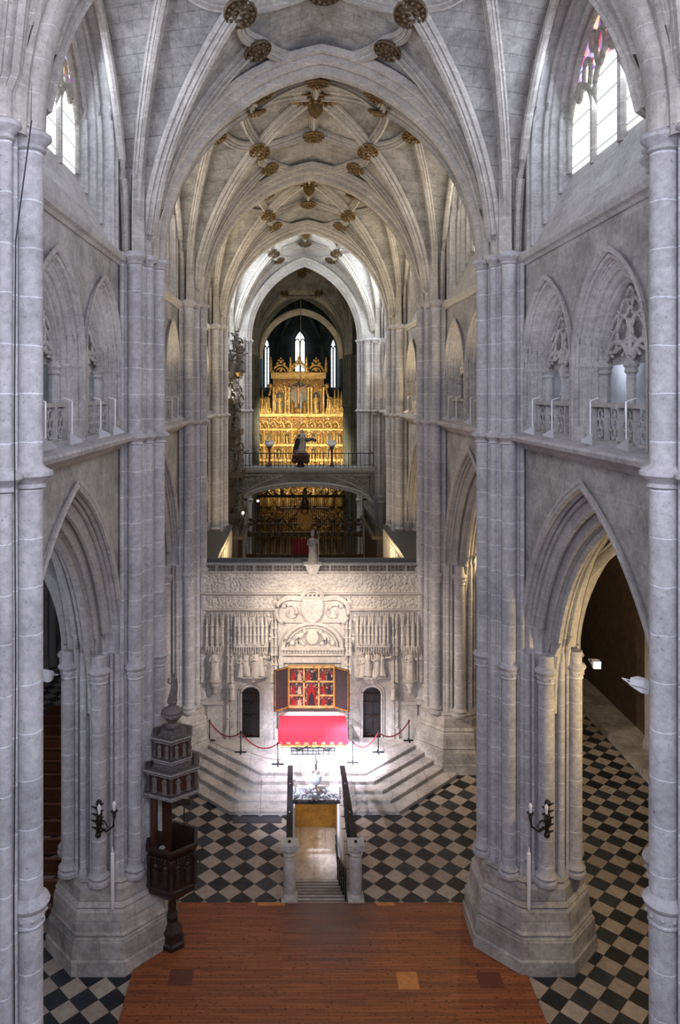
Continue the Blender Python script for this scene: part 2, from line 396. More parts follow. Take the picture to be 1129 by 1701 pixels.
# ------------------------------------------------------------------ piers
def octo(R, z, ph_=pi/8, n=8): return [(R*cos(2*pi*k/n+ph_), R*sin(2*pi*k/n+ph_), z) for k in range(n)]
def make_pier(W=0.0, mat='shaft_stone', pl='plinth_stone'):
    """origin on the pier axis, nave side towards -X"""
    root = empty('stone_pier')
    p = MB(); p.loft([octo(R, z) for R, z in ((2.06, 0), (2.06, .42), (2.0, .50), (1.98, .95), (1.88, 1.05), (1.92, 1.12), (1.86, 1.2), (1.80, 1.72), (1.74, 1.80), (1.78, 1.86), (1.68, 1.98), (1.66, 2.35), (1.58, 2.46), (1.62, 2.52), (1.5, 2.62), (1.3, 2.64))])
    p.build('plinth', pl, root, ang=20)
    core = MB()
    ring = []
    for k in range(96):
        a = 2*pi*k/96; r = 1.27+.055*cos(24*a)+.03*cos(12*a)
        ring.append((r*cos(a), r*sin(a)))
    core.loft([[(x, y, z) for x, y in ring] for z in (2.5, 6, 10, 15.7, 21.42)]); core.build('core', mat, root, ang=50)
    big = [(0, 1.42, .215, 21.4), (50, 1.42, .215, 21.4), (-50, 1.42, .215, 21.4), (93, 1.46, .235, 9.3), (-93, 1.46, .235, 9.3), (137, 1.52, .215, 9.3), (-137, 1.52, .215, 9.3), (180, 1.45, .215, 9.3)]
    sm = [(25, 1.36, .12, 21.4), (-25, 1.36, .12, 21.4), (13.5, 1.33, .05, 21.4), (-13.5, 1.33, .05, 21.4), (36, 1.33, .05, 21.4), (-36, 1.33, .05, 21.4), (66, 1.36, .07, 21.4), (-66, 1.36, .07, 21.4), (79, 1.40, .05, 9.3), (-79, 1.40, .05, 9.3),
          (72, 1.36, .10, 9.3), (-72, 1.36, .10, 9.3), (115, 1.42, .11, 9.3), (-115, 1.42, .11, 9.3), (104, 1.40, .05, 9.3), (-104, 1.40, .05, 9.3), (126, 1.42, .05, 9.3), (-126, 1.42, .05, 9.3), (158, 1.42, .11, 9.3), (-158, 1.42, .11, 9.3)]
    for a, R, r, zt in big+sm:
        t = radians(a); c = (-R*cos(t), -R*sin(t), 0); m = MB()
        if r > .2:
            m.lathe([(r+.11, 2.5), (r+.11, 2.60), (r+.05, 2.66), (r+.10, 2.74), (r+.02, 2.84), (r, 2.9), (r, zt)], c, 16)
        else: m.lathe([(r+.03, 2.5), (r+.03, 2.75), (r, 2.8), (r, zt)], c, 10)
        sh = m.build('shaft', mat, root)
        if r > .2:
            k = MB(); k.lathe([(r, 8.46), (r+.035, 8.49), (r+.02, 8.53), (r+.03, 8.58), (r+.06, 8.70), (r+.05, 8.73), (r+.09, 8.77), (r+.115, 8.83), (r+.09, 8.88), (r, 8.96)], c, 16)
            for q in range(9):
                b = 2*pi*q/9; k.ball((c[0]+(r+.035)*cos(b), c[1]+(r+.035)*sin(b), 8.64), .038, n=5)
            k.build('collar', mat, sh)
    def band(z, out, name):
        b = MB()
        for a, R, r, zt in big[:3]+sm[:2]+[(75, 1.25, .2, 0), (-75, 1.25, .2, 0)]:
            t = radians(a); c = (-R*cos(t), -R*sin(t), z)
            b.lathe([(r+.01, -.16), (r+.05, -.13), (r+.02, -.07), (r+.06, -.02), (r+out, .06), (r+out, .12), (r+.03, .2), (r, .24)], c, 16)
        b.build(name, mat, root)
    band(15.72, .16, 'string_ring'); band(21.2, .14, 'capital')
    return root
names = [('left pier nearest the camera, cut off by the left edge of the photo', 'right pier nearest the camera, cut off by the right edge of the photo'),
         ('left compound pier with the carved pulpit against it', 'right compound pier with a candle sconce, on a stepped plinth beside the board floor'),
         ('left pier at the end of the carved screen, behind the pulpit', 'right pier at the end of the carved screen, with red rope ending beside it'),
         ('left pier just beyond the screen, in front of the organ', 'right pier just beyond the screen, beside the choir parapet'),
         ('left pier behind the organ holding the pale far arch', 'right pier at the end of the bridge railing holding the pale far arch'),
         ('left dark greenish pier beside the golden altarpiece', 'right dark greenish pier beside the golden altarpiece')]
P0 = make_pier(); first = True
PD = None
for i, y in enumerate(PY):
    off = [6.6, 6.6, 6.6, 6.6, 5.75, 6.2][i]
    for s, k in ((-1, 0), (1, 1)):
        if i < 5:
            o = P0 if first else copy_tree(P0, name='stone_pier'); first = False
        else:
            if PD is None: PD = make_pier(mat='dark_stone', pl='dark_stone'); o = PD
            else: o = copy_tree(PD, name='stone_pier')
        o.location = (s*off, y, 0); o.rotation_euler = (0, 0, 0 if s > 0 else pi)
        tag(o, names[i][k], 'pier', 'clustered stone piers along the nave')

# ------------------------------------------------------------------ nave wall bay, local y in [-5.8,5.8]
L2 = 5.8
TR = [(-1.45, 1.92), (2.6, 1.92)]
def tracery_curves(mb, X, yc, a, z0, zt):
    """flamboyant tracery inside a pointed head"""
    H = zt-z0; T = lambda u, v: (X, yc+u*a, z0+v*H)
    def tear(cu, cv, w_, h, lean, r=.038):
        pts = []
        for k in range(18):
            t = 2*pi*k/18; pts.append(T(cu+w_*cos(t)*(1-.4*sin(t))+lean*sin(t), cv+h*sin(t)))
        mb.tube(pts, r, 6, True)
    mb.tube([T(0, -.02), T(0, .50)], .06, 6)
    for s in (-1, 1):
        tear(s*.27, .37, .20, .20, s*-.06); tear(s*.62, .20, .15, .16, s*-.10); tear(s*.55, .47, .11, .12, s*-.10); tear(s*.19, .68, .14, .12, s*-.03)
        mb.tube([T(s*(1-.02), .0), T(s*.80, .05), T(s*.5, .05), T(s*.1, .18), T(s*.02, .3)], .04, 6)
        mb.tube([T(s*.06, .5), T(s*.35, .58), T(s*.45, .66)], .035, 6)
    tear(0, .86, .12, .09, 0)
def subarch(mb, X, yc, a, zs, rise, r=.075):
    pts = [(X, yc+x, zs+z) for x, z in arc(a, rise, 8)]; mb.tube(pts, r, 8)
    for f in (.25, .5, .75):       # cusps
        i = int(f*(len(pts)-1)); p = pts[i]
        q = (X, yc+(p[1]-yc)*.62, zs+(p[2]-zs)*.62); mb.tube([p, q], .04, 6); mb.ball(q, .045, n=5)

def wall_bay(s, infill=None):
    side = 'left' if s < 0 else 'right'
    g = lambda x: s*x
    # main panels
    w_ = MB()
    big_ = opening(.1, 5.2, 7.4, 7.5, 14.95, 18)
    panel(w_, g(6.15), -L2, L2, 7.4, 15.8, [big_]); panel(w_, g(7.8), -L2, L2, 7.4, 15.8, [opening(.1, 5.0, 7.4, 7.5, 14.7, 18)])
    tri = [opening(yc, a, 15.95, 17.8, 20.25) for yc, a in TR]
    panel(w_, g(6.15), -L2, L2, 15.8, 21.15, tri)
    cl = opening(0, 4.25, 21.3, 24.0, 28.1, 16)
    panel(w_, g(6.2), -L2, L2, 21.15, 29.3, [cl])
    # pilaster strips flanking each triforium opening
    for yc, a in TR:
        for q in (-1, 1):
            w_.lathe([(.09, 15.95), (.09, 17.75)], (g(6.13), yc+q*(a-.02), 0), 8)
    root = w_.build('wall_'+side, 'wall_stone'); st(root)
    # arcade arch: nested rolls and hollows
    prof = [(6.06, 5.02, 14.97), (6.06, 4.95, 14.85), (6.15, 4.92, 14.80), (6.2, 4.84, 14.7), (6.28, 4.80, 14.64), (6.38, 4.82, 14.67), (6.42, 4.70, 14.50), (6.45, 4.60, 14.38), (6.52, 4.53, 14.3), (6.62, 4.53, 14.3), (6.67, 4.60, 14.38), (6.70, 4.48, 14.22), (6.73, 4.36, 14.08),
            (6.82, 4.26, 13.95), (6.98, 4.22, 13.9), (7.14, 4.26, 13.95), (7.24, 4.36, 14.08), (7.27, 4.48, 14.22), (7.32, 4.55, 14.33), (7.42, 4.5, 14.26), (7.52, 4.53, 14.3), (7.56, 4.62, 14.45), (7.62, 4.72, 14.55), (7.8, 4.78, 14.6)]
    m = MB(); m.loft([[(g(x), yy, zz) for yy, zz in opening(.1, a+.25, 7.4, 7.5, za+.1, 18)] for x, a, za in prof], False); m.build('arcade_arch', 'light_stone', root, ang=30)
    m = MB()
    for x, a, za, r_ in ((6.13, 5.14, 14.86, .085), (6.36, 4.98, 14.66, .06), (6.56, 4.76, 14.40, .09), (6.77, 4.54, 14.12, .06), (6.98, 4.42, 13.95, .10), (7.2, 4.54, 14.12, .06), (7.42, 4.7, 14.3, .09)):
        m.tube([(g(x), yy, zz) for yy, zz in opening(.1, a, 7.4, 7.5, za, 18)[1:-1]], r_, 7)
    m.build('arch_roll', 'light_stone', root)
    # string course and cornice
    m = MB(); m.loft([[(g(x), yy, z) for x, z in ((6.3, 15.42), (6.1, 15.45), (6.04, 15.55), (5.9, 15.58), (5.82, 15.68), (5.66, 15.72), (5.62, 15.82), (5.66, 15.88), (6.3, 16.0))] for yy in (-L2, L2)]); m.build('string_course', 'shaft_stone', root)
    m = MB(); m.loft([[(g(x), yy, z) for x, z in ((6.3, 20.98), (6.1, 21.0), (6.04, 21.08), (5.94, 21.1), (5.9, 21.22), (5.93, 21.3), (6.3, 21.36))] for yy in (-L2, L2)]); m.build('cornice', 'light_stone', root)
    # triforium
    for yc, a in TR:
        m = MB(); pr = [(6.02, a+.12, 20.42), (6.02, a+.02, 20.28), (6.15, a, 20.25), (6.18, a-.1, 20.12), (6.24, a-.12, 20.1), (6.27, a-.2, 20.0), (6.33, a-.27, 19.92), (6.37, a-.27, 19.92), (6.40, a-.36, 19.80), (6.46, a-.43, 19.72), (6.50, a-.43, 19.72), (6.52, a-.5, 19.62), (6.75, a-.54, 19.56)]
        m.loft([[(g(x), yy, zz) for yy, zz in opening(yc, aa, 15.95, 17.8, za, 12)] for x, aa, za in pr], False); ta = m.build('triforium_arch', 'light_stone', root, ang=30)
        m = MB()
        for x, aa, za, r_ in ((6.14, a-.04, 20.18, .05), (6.25, a-.14, 20.06, .035), (6.35, a-.26, 19.92, .05), (6.45, a-.38, 19.76, .035), (6.54, a-.47, 19.66, .045)):
            m.tube([(g(x), yy, zz) for yy, zz in opening(yc, aa, 16.4, 17.8, za, 12)], r_, 6)
        m.build('arch_roll', 'light_stone', ta)
        ai = a-.54
        m = MB()
        for q in (-1, 1): subarch(m, g(6.62), yc+q*ai/2, ai/2-.05, 17.75, .55)
        tracery_curves(m, g(6.60), yc, ai, 18.0, 19.55)
        for q in (-1, 0, 1):    # mullion and half-mullions with capitals
            m.lathe([(.17, 15.95), (.17, 16.25), (.13, 16.35), (.11, 16.4), (.11, 17.55), (.16, 17.6), (.14, 17.68), (.19, 17.75), (.1, 17.9)], (g(6.62), yc+q*ai, 0), 8)
        m.build('tracery', 'light_stone', ta)
        # capitals band on the jambs
        m = MB()
        for q in (-1, 1):
            for x, aa in ((6.17, a-.03), (6.27, a-.15), (6.37, a-.27), (6.48, a-.40)):
                m.lathe([(.03, 16.5), (.05, 17.5), (.08, 17.6), (.06, 17.68), (.11, 17.78), (.04, 17.88)], (g(x), yc+q*aa, 0), 8)
                m.lathe([(.10, 15.95), (.10, 16.3), (.06, 16.42), (.03, 16.5)], (g(x), yc+q*aa, 0), 6)
        m.build('jamb_shafts', 'light_stone', ta)
        m = MB()
        hd = [(yc+x, 17.8+z) for x, z in arc(ai+.03, 1.75, 10)]
        m.loft([[(g(xx), yy, zz) for yy, zz in hd] for xx in (6.74, 6.85)]); m.build('tracery_ground', 'wall_stone', ta, smooth=False)
    m = MB(); m.box(min(g(7.1), g(8.4)), max(g(7.1), g(8.4)), -L2, L2, 15.7, 15.9); m.box(min(g(8.25), g(8.4)), max(g(8.25), g(8.4)), -L2, L2, 15.9, 18.4); m.box(min(g(7.1), g(8.4)), max(g(7.1), g(8.4)), -L2, L2, 18.3, 18.5)
    m.build('gallery_passage', 'passage_wall', root, smooth=False)
    # clerestory reveal with sloping sill
    pr = [(6.1, 4.38, 21.33, 24.0, 28.3), (6.1, 4.25, 21.34, 24.0, 28.1), (6.22, 4.22, 21.4, 24.0, 28.05), (6.26, 4.1, 21.5, 24.05, 27.95), (6.5, 4.02, 22.0, 24.15, 27.9), (6.53, 3.88, 22.1, 24.2, 27.8), (6.58, 3.86, 22.2, 24.2, 27.78), (6.62, 3.76, 22.3, 24.3, 27.7), (6.85, 3.66, 22.8, 24.4, 27.6), (6.88, 3.54, 22.9, 24.45, 27.5), (7.16, 3.45, 23.42, 24.5, 27.45)]
    m = MB(); m.loft([[(g(x), yy, zz) for yy, zz in opening(0, a, zb, zs, za, 16)] for x, a, zb, zs, za in pr], True, False); m.build('window_reveal', 'light_stone', root, ang=30)
    m = MB()
    for x, a, zs_, za, zb_, r_ in ((6.24, 4.15, 24.0, 27.98, 21.5, .08), (6.53, 3.93, 24.15, 27.82, 22.1, .08), (6.87, 3.58, 24.4, 27.52, 22.9, .08)): m.tube([(g(x), yy, zz) for yy, zz in opening(0, a, zb_, zs_, za, 16)], r_, 7)
    m.build('reveal_roll', 'light_stone', root)
    m = MB(); m.tube([(g(6.02), x*1.0, 21.4+z) for x, z in arc(4.95, 6.9, 16)], .13, 8); m.build('wall_rib', 'rib_stone', root)
    return root
def window(s, n):
    g = lambda x: s*x
    e = MB()
    out = opening(0, 3.45, 23.42, 24.5, 27.45, 16)
    e.tube([(g(7.08), y, z) for y, z in out], .10, 8)
    lw = 3.45/2
    for k in (-1, 0, 1): e.tube([(g(7.06), k*lw, 23.2), (g(7.06), k*lw, 25.1 if k else 25.9)], .10 if k else .13, 8)
    for k in range(4):
        yc = -3.45+lw*(k+.5)
        zt = 24.65 if k in (0, 3) else 25.0
        e.tube([(g(7.06), yc+x, zt+z) for x, z in arc(lw/2-.05, .95, 8)], .075, 8)
    def ring(yc, zc, w_, h, r=.06): e.tube([(g(7.06), yc+w_*cos(2*pi*q/14), zc+h*sin(2*pi*q/14)) for q in range(14)], r, 6, True)
    for q in (-1, 1):
        ring(q*.48, 26.25, .30, .55); ring(q*1.30, 26.1, .26, .48); ring(q*2.15, 25.75, .24, .40); ring(q*.95, 26.75, .22, .30); ring(q*1.75, 26.45, .16, .25); ring(q*2.7, 25.45, .15, .25)
    ring(0, 27.0, .2, .28)
    fr = MB(); fr.loft([[(g(xx), y, z) for y, z in out] for xx in (7.12, 7.15)])
    o = fr.build('window_%d' % n, 'window_glass', smooth=False); st(o)
    e.build('tracery', 'rib_stone', o)
    return o

def balustrade(s, yc, a):
    g = lambda x: s*x; ai = a-.45
    m = MB(); m.box(min(g(6.28), g(6.52)), max(g(6.35), g(6.52)), yc-ai-.05, yc+ai+.05, 16.8, 16.9)
    rt = empty('balustrade')
    m.build('coping', 'light_stone', rt, smooth=False)
    m = MB()
    for k in range(5): m.box(min(g(6.34), g(6.44)), max(g(6.34), g(6.44)), yc-ai+2*ai*k/4-.045, yc-ai+2*ai*k/4+.045, 15.95, 16.8)
    m.box(min(g(6.34), g(6.44)), max(g(6.34), g(6.44)), yc-ai, yc+ai, 15.95, 16.05)
    c = ai/2
    for k in range(4):
        cy = yc-ai+ai*(k+.5)/2
        for q, (dy, dz) in enumerate(((-.0, 16.62), (-.12, 16.4), (.12, 16.4), (0, 16.2))):
            m.tube([(g(6.39), cy+dy+.115*cos(2*pi*j/10), dz+.13*sin(2*pi*j/10)) for j in range(10)], .028, 5, True)
    m.build('openwork_panel', 'light_stone', rt)
    return rt
def ledge_light(s, yc):
    rt = empty('ledge_floodlight')
    m = MB(); m.tube([(s*5.95, yc, 15.92), (s*5.95, yc, 16.95)], .018, 6); m.tube([(s*5.95, yc, 16.95), (s*6.15, yc, 17.02)], .012, 5); m.build('rod', 'white_enamel', rt)
    m = MB(); x0, x1 = s*5.62, s*6.0
    m.loft([[(x0, yc-.32, 16.02), (x1, yc, 15.93), (x1, yc+.05, 16.0)], [(x0-.0*s, yc-.30, 16.06), (x1, yc+.02, 16.22), (x1, yc+.10, 16.02)]]); m.build('reflector', 'white_enamel', rt)
    return rt

B = {}
bayname = ['the nearest bay', 'the bay in front of the carved screen', 'the first bay beyond the screen', 'the far bay beside the bridge']
wn = 1; bal = {}; led = {}
for s in (-1, 1):
    sd = 'left' if s < 0 else 'right'
    base = wall_bay(s); base.location = (0, 18, 0)
    for k in range(1, 4):
        c = copy_tree(base, name=base.name); c.location = (0, 18+11.6*k, 0)
    wbase = window(s, wn); wbase.location = (0, 18, 0); wn += 1
    for k in range(1, 4):
        c = copy_tree(wbase, name='window_%d' % wn); c.location = (0, 18+11.6*k, 0); wn += 1
    for j, (yc, a) in enumerate(TR):
        b0 = balustrade(s, yc, a)
        for k in range(4):
            c = b0 if k == 0 else copy_tree(b0, name='balustrade')
            c.location = (0, 18+11.6*k, 0)
            tag(c, 'pierced stone balustrade, %s opening of the %s gallery in %s' % (['nearer', 'farther'][j], sd, ['the nearest bay', 'the second bay', 'the third bay', 'the fourth bay'][k]), 'balustrade', 'gallery balustrades')
    for k in range(3):
        for j, (yc, wd) in enumerate(((-2.7, 'first'), (-.85, 'second'), (1.7, 'third'), (3.3, 'fourth'))):
            c = ledge_light(s, yc) if k == 0 else copy_tree(led[j], name='ledge_floodlight')
            if k == 0: led[j] = c
            c.location = (0, 18+11.6*k, 0)
            tag(c, 'white floodlight with thin rod, %s on the %s ledge of %s' % (wd, sd, ['the nearest bay', 'the second bay', 'the third bay'][k]), 'floodlight', 'white floodlights on the gallery ledges')

# infill walls of the choir bays
for s in (-1, 1):
    m = MB(); m.box(min(s*6.9, s*7.1), max(s*6.9, s*7.1), 35.5, 58.5, 0, 15.6)
    st(m.build('wall_choir_'+('left' if s < 0 else 'right'), 'cream_wall', smooth=False))
m = MB(); m.lathe([(0.01, 0), (1.55, 0), (1.55, .1), (1.75, .14), (1.8, .05), (1.8, 0)], (0, 0, 0), 40, 0, 1, 1.35)
m.transform(lambda x, y, z: (6.85-z, 42.2+x, 11.7+y)); g_ = m.build('wall_grille', 'grille_pattern'); tag(g_, 'tall oval pierced grille on the right wall beyond the screen', 'grille')

# outer aisle walls and vaults
for s, sd in ((-1, 'left'), (1, 'right')):
    m = MB(); m.box(min(s*16.4, s*16.8), max(s*16.4, s*16.8), -2, 70, 0, 16)
    st(m.build('wall_aisle_'+sd, 'outer_wall' if s > 0 else 'wall_stone', smooth=False))
    for k in range(5):      # transverse aisle arches
        if k > 3: break
        prof = [(-.72, 4.3, 14.5), (-.62, 4.12, 14.3), (-.5, 4.08, 14.25), (-.46, 4.18, 14.35), (-.4, 3.95, 14.05), (-.3, 3.86, 13.95), (-.22, 3.88, 13.95), (-.18, 3.96, 14.05), (-.12, 3.78, 13.85), (.12, 3.78, 13.85), (.18, 3.96, 14.05), (.3, 3.86, 13.95), (.4, 3.95, 14.05), (.5, 4.08, 14.25), (.62, 4.12, 14.3), (.72, 4.3, 14.5)]
        m = MB(); m.loft([[(s*(12.0+xx), PY[k]+dy, zz) for xx, zz in opening(0, a, 8.6, 8.9, za, 14)] for dy, a, za in prof], False)
        # spandrel above
        up = opening(0, 4.3, 8.6, 8.9, 14.5, 14)[1:-1]
        for dy in (-.72, .72):
            for (xa, za), (xb, zb) in zip(up, up[1:]): m.quad((s*(12+xa), PY[k]+dy, za), (s*(12+xb), PY[k]+dy, zb), (s*(12+xb), PY[k]+dy, 15.6), (s*(12+xa), PY[k]+dy, 15.6))
        st(m.build('trim_aisle_arch', 'light_stone', ang=30))
        m = MB()
        for dx, dy, r in ((0, 0, .25), (.25, -.45, .14), (.25, .45, .14)):
            m.lathe([(r+.1, 0), (r+.1, .6), (r, .8), (r, 8.5), (r+.12, 8.7), (r, 8.9)], (s*(16.05+dx), PY[k]+dy, 0), 12)
        tag(m.build('wall_shaft', 'light_stone'), 'half column on the %s aisle outer wall, level with the %s piers' % (sd, ['nearest', 'pulpit', 'screen', 'organ'][k]), 'pier', 'aisle wall shafts')
def vault(name, xc, yc, hu, hv, zs, aT, rT, aL, rL, dome, mat, n=44):
    m = MB(); vs = []
    def zf(u, v):
        zt = zs+ph(aT, rT, u); zl = zs+ph(aL, rL, v)
        zt += dome*(1-(v/hv)**2)*(zt-zs)/rT; zl += dome*(1-(u/hu)**2)*(zl-zs)/rL*.8
        return max(zt, zl)
    for i in range(n+1):
        for j in range(n+1):
            u = hu*(2*i/n-1); v = hv*(2*j/n-1); vs.append((u, v, zf(u, v)))
    fs = [(i*(n+1)+j, (i+1)*(n+1)+j, (i+1)*(n+1)+j+1, i*(n+1)+j+1) for i in range(n) for j in range(n)]
    m.add(vs, fs); o = m.build(name, mat, ang=60); o.location = (xc, yc, 0); return o, zf
for s in (-1, 1):
    for k in range(5):
        o, zf = vault('ceiling', s*12.0, 6.4+11.6*k, 4.9, 5.8, 8.9, 4.6, 5.7, 5.4, 5.9, .6, 'vault_stone', 24); st(o)
        m = MB()
        for q in (-1, 1):
            for r_ in (-1, 1):
                pts = [(q*4.2*(1-t), r_*5.2*(1-t), zf(q*4.2*(1-t), r_*5.2*(1-t))-.02) for t in [i/14 for i in range(15)]]
                m.sweep([(-.14, 0), (-.14, .12), (-.05, .26), (.05, .26), (.14, .12), (.14, 0)], pts)
        m.build('rib', 'light_stone', o)

# ------------------------------------------------------------------ nave vaults
RIB = [(-.25, -.05), (-.25, .08), (-.20, .13), (-.15, .11), (-.12, .15), (-.14, .22), (-.10, .27), (-.06, .25), (-.045, .30), (-.06, .36), (.06, .36), (.045, .30), (.06, .25), (.10, .27), (.14, .22), (.12, .15), (.15, .11), (.20, .13), (.25, .08), (.25, -.05)]
RIBS = [(a*.78, b*.85) for a, b in RIB]
def boss(loc, r, mat, big=False, nrm=(0, 0, 1)):
    m = MB()
    m.lathe([(r*.5, .12), (r, .09), (r*1.04, .02), (r*.95, -.02), (r*.88, .04), (r*.60, .04), (r*.52, -.03), (r*.3, -.06), (r*.26, .0), (r*.06, -.05)], (0, 0, 0), 24)
    for k in range(8): m.tube([(r*.5*cos(k*pi/4), r*.5*sin(k*pi/4), .0), (r*.92*cos(k*pi/4), r*.92*sin(k*pi/4), .0)], r*.05, 5)
    for ring_, q, rr in ((.74, 12, .12), (.4, 8, .12)):
        for k in range(q):
            a = 2*pi*k/q; m.ball((r*ring_*cos(a), r*ring_*sin(a), -.02 if ring_ > .5 else -.1), r*rr, n=5)
    if big:
        for k in range(8):
            a = 2*pi*k/8; m.ball((r*1.15*cos(a), r*1.15*sin(a), .08), r*.28, n=6)
    nv = Vector(nrm).normalized(); q_ = Vector((0, 0, 1)).rotation_difference(nv)
    m.transform(lambda x, y, z: tuple(Vector(loc)+q_ @ Vector((x, y, z))))
    return m.build('boss', mat)
def nave_vault(yc, hv=5.8, W=5.35, zs=21.4, rT=6.45, matw='vault_stone', matr='rib_stone', matb='boss_gold', hu=6.2, simple=False):
    aL = hv-.55
    o, zf = vault('ceiling', 0, yc, hu, hv, zs, W, rT, aL, 6.9, 1.0, matw, 56); st(o)
    ku = W/5.35; kv = hv/5.8
    def path(pts, n=18, curve=0):
        P = [Vector((a*ku, b*kv)) for a, b in pts]; out = []
        for (a, b) in zip(P, P[1:]):
            for i in range(n):
                t = i/n; p = a.lerp(b, t)
                if curve:
                    d = b-a; nrm = Vector((-d.y, d.x)).normalized(); p = p+nrm*curve*sin(pi*t)
                out.append(p)
        out.append(P[-1]); return [(p.x, p.y, zf(p.x, p.y)-.02) for p in out]
    def rib(pts, prof=RIB, curve=0, start=False):
        q = path(pts, curve=curve)
        if start: q = [(q[0][0]*1.0, q[0][1], 21.38)]+q
        m = MB(); m.sweep(prof, q); m.build('rib', matr, o)
    for a in (-1, 1):
        for b in (-1, 1):
            A = (a*2.3, b*2.25); Bp = (a*1.9, b*4.1); Cc = (a*4.1, b*1.35); D = (a*2.9, 0); E = (0, b*2.8)
            rib([(a*5.36, b*5.22), A, (0, 0)], RIB, 0, True)
            rib([(a*5.18, b*5.4), Bp], RIBS, 0, True); rib([(a*5.62, b*4.85), Cc], RIBS, 0, True)
            rib([Bp, (0, b*5.75)], RIBS, a*b*-.35); rib([Bp, A], RIBS, a*b*.25); rib([Cc, A], RIBS, a*b*-.3); rib([Cc, D], RIBS)
            rib([A, E], RIBS, a*b*-.3); rib([A, D], RIBS, a*b*.3); rib([Cc, (a*5.9, 0)], RIBS)
    for a in (-1, 1):
        rib([(0, 0), (0, a*2.8)], RIBS); rib([(0, 0), (a*2.9, 0)], RIBS)
    bl = [((0, 0), .62, 1), ((0, 2.8), .42, 0), ((0, -2.8), .42, 0)]
    for a in (-1, 1):
        bl.append(((a*2.9, 0), .40, 0))
        for b in (-1, 1): bl += [((a*2.3, b*2.25), .40, 0), ((a*1.9, b*4.1), .38, 0), ((a*4.1, b*1.35), .42, 0)]
    for (u, v), r, big in bl:
        u *= ku; v *= kv
        e_ = .3; gx = (zf(u+e_, v)-zf(u-e_, v))/(2*e_); gy = (zf(u, v+e_)-zf(u, v-e_))/(2*e_)
        bo = boss((u, v, zf(u, v)-.40), r*1.12, matb, big, (-gx*.8, -gy*.8, 1)); bo.parent = o
        if big:
            m = MB(); m.loft([[(u+x*.30, v-.02+0*z, zf(u, v)-.62+z*.34-.1) for x, z in ((-1, 1), (1, 1), (1, -.2), (.6, -.8), (0, -1.15), (-.6, -.8), (-1, -.2))], [(u+x*.30, v-.12, zf(u, v)-.62+z*.34-.1) for x, z in ((-1, 1), (1, 1), (1, -.2), (.6, -.8), (0, -1.15), (-.6, -.8), (-1, -.2))]]); m.build('shield', 'gilt_boss', bo)
    return o
nave_vault(18.0); nave_vault(29.6, matb='gilt_boss'); nave_vault(41.2, matb='gilt_boss'); nave_vault(52.8, matw='light_stone')
nave_vault(70.2, hv=11.6, W=5.0, matw='vault_stone', matb='gilt_boss')
nave_vault(6.4)

def cross_arch(y, a0, za, zs=21.4, mat='rib_stone', n=20, sc_=1.0, name='trim_arch'):
    pr = [(-.78, .55, .66), (-.72, .34, .48), (-.62, .30, .44), (-.56, .36, .5), (-.5, .2, .3), (-.4, .14, .22), (-.3, .16, .24), (-.26, .22, .3), (-.2, .04, .08), (-.12, 0, 0), (.12, 0, 0), (.2, .04, .08), (.26, .22, .3), (.3, .16, .24), (.4, .14, .22), (.5, .2, .3), (.56, .36, .5), (.62, .3, .44), (.72, .34, .48), (.78, .55, .66)]
    m = MB(); m.loft([[(x, y+dy*sc_, z) for x, z in opening(0, a0+da, zs-.2, zs, za+dz, n)] for dy, da, dz in pr], False)
    return st(m.build(name, mat, ang=30))
for i, y in enumerate(PY[:4]): cross_arch(y, 4.95, 27.25)
cross_arch(PY[4], 4.12, 27.1, mat='light_stone')
cross_arch(PY[5], 4.55, 27.6, mat='dark_stone')
# wall above the two far arches (they are narrower than the vault)
for y, a0, za, mt in ((PY[4], 4.6, 27.8, 'light_stone'), (PY[5], 5.0, 28.3, 'dark_stone')):
    m = MB(); up = [(x, z) for x, z in opening(0, a0, 21.2, 21.4, za, 20)]
    for dy in (-.7, .7):
        for (xa, z_a), (xb, z_b) in zip(up[1:-1], up[2:-1]): m.quad((xa, y+dy, z_a), (xb, y+dy, z_b), (xb, y+dy, 30.5), (xa, y+dy, 30.5))
        for s in (-1, 1): m.quad((s*a0, y+dy, 21.2), (s*7.5, y+dy, 21.2), (s*7.5, y+dy, 30.5), (s*a0, y+dy, 30.5))
    st(m.build('wall_over_arch', mt, smooth=False))
# crossing and apse shell
for s in (-1, 1):
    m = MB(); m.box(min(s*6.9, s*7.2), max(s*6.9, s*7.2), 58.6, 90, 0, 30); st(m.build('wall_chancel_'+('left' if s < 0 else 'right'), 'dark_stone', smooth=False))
AP = [(-6.6, 90.2), (-6.2, 93.5), (-3.0, 98.4), (3.0, 98.4), (6.2, 93.5), (6.6, 90.2)]
m = MB(); m.loft([[(x, y, z) for x, y in AP] for z in (0, 30)], False); m.add([(x, y, 29.9) for x, y in AP]+[(-6.6, 82, 29.9), (6.6, 82, 29.9)], [(6, 0, 1, 2, 3, 4, 5, 7)])
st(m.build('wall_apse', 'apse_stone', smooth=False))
m = MB()
for x, y in AP: m.lathe([(.30, 14), (.30, 23.5), (.38, 23.7), (.2, 23.9)], (x*.97, y-.15, 0), 10)
for x, y in AP[1:5]:
    for q in (-.5, .5): m.tube([(x+q*(1 if abs(x) < 4 else .4), y-.3, 14), (x+q*(1 if abs(x) < 4 else .4), y-.3, 24)], .12, 6)
for x, y in AP[1:5]: m.tube([(x*.97*(1-t), (y-.2)*(1-t)+92.0*t, 23.8+3.9*sin(t*pi/2)) for t in [i/10 for i in range(11)]], .22, 6)
st(m.build('trim_apse_ribs', 'apse_stone'))
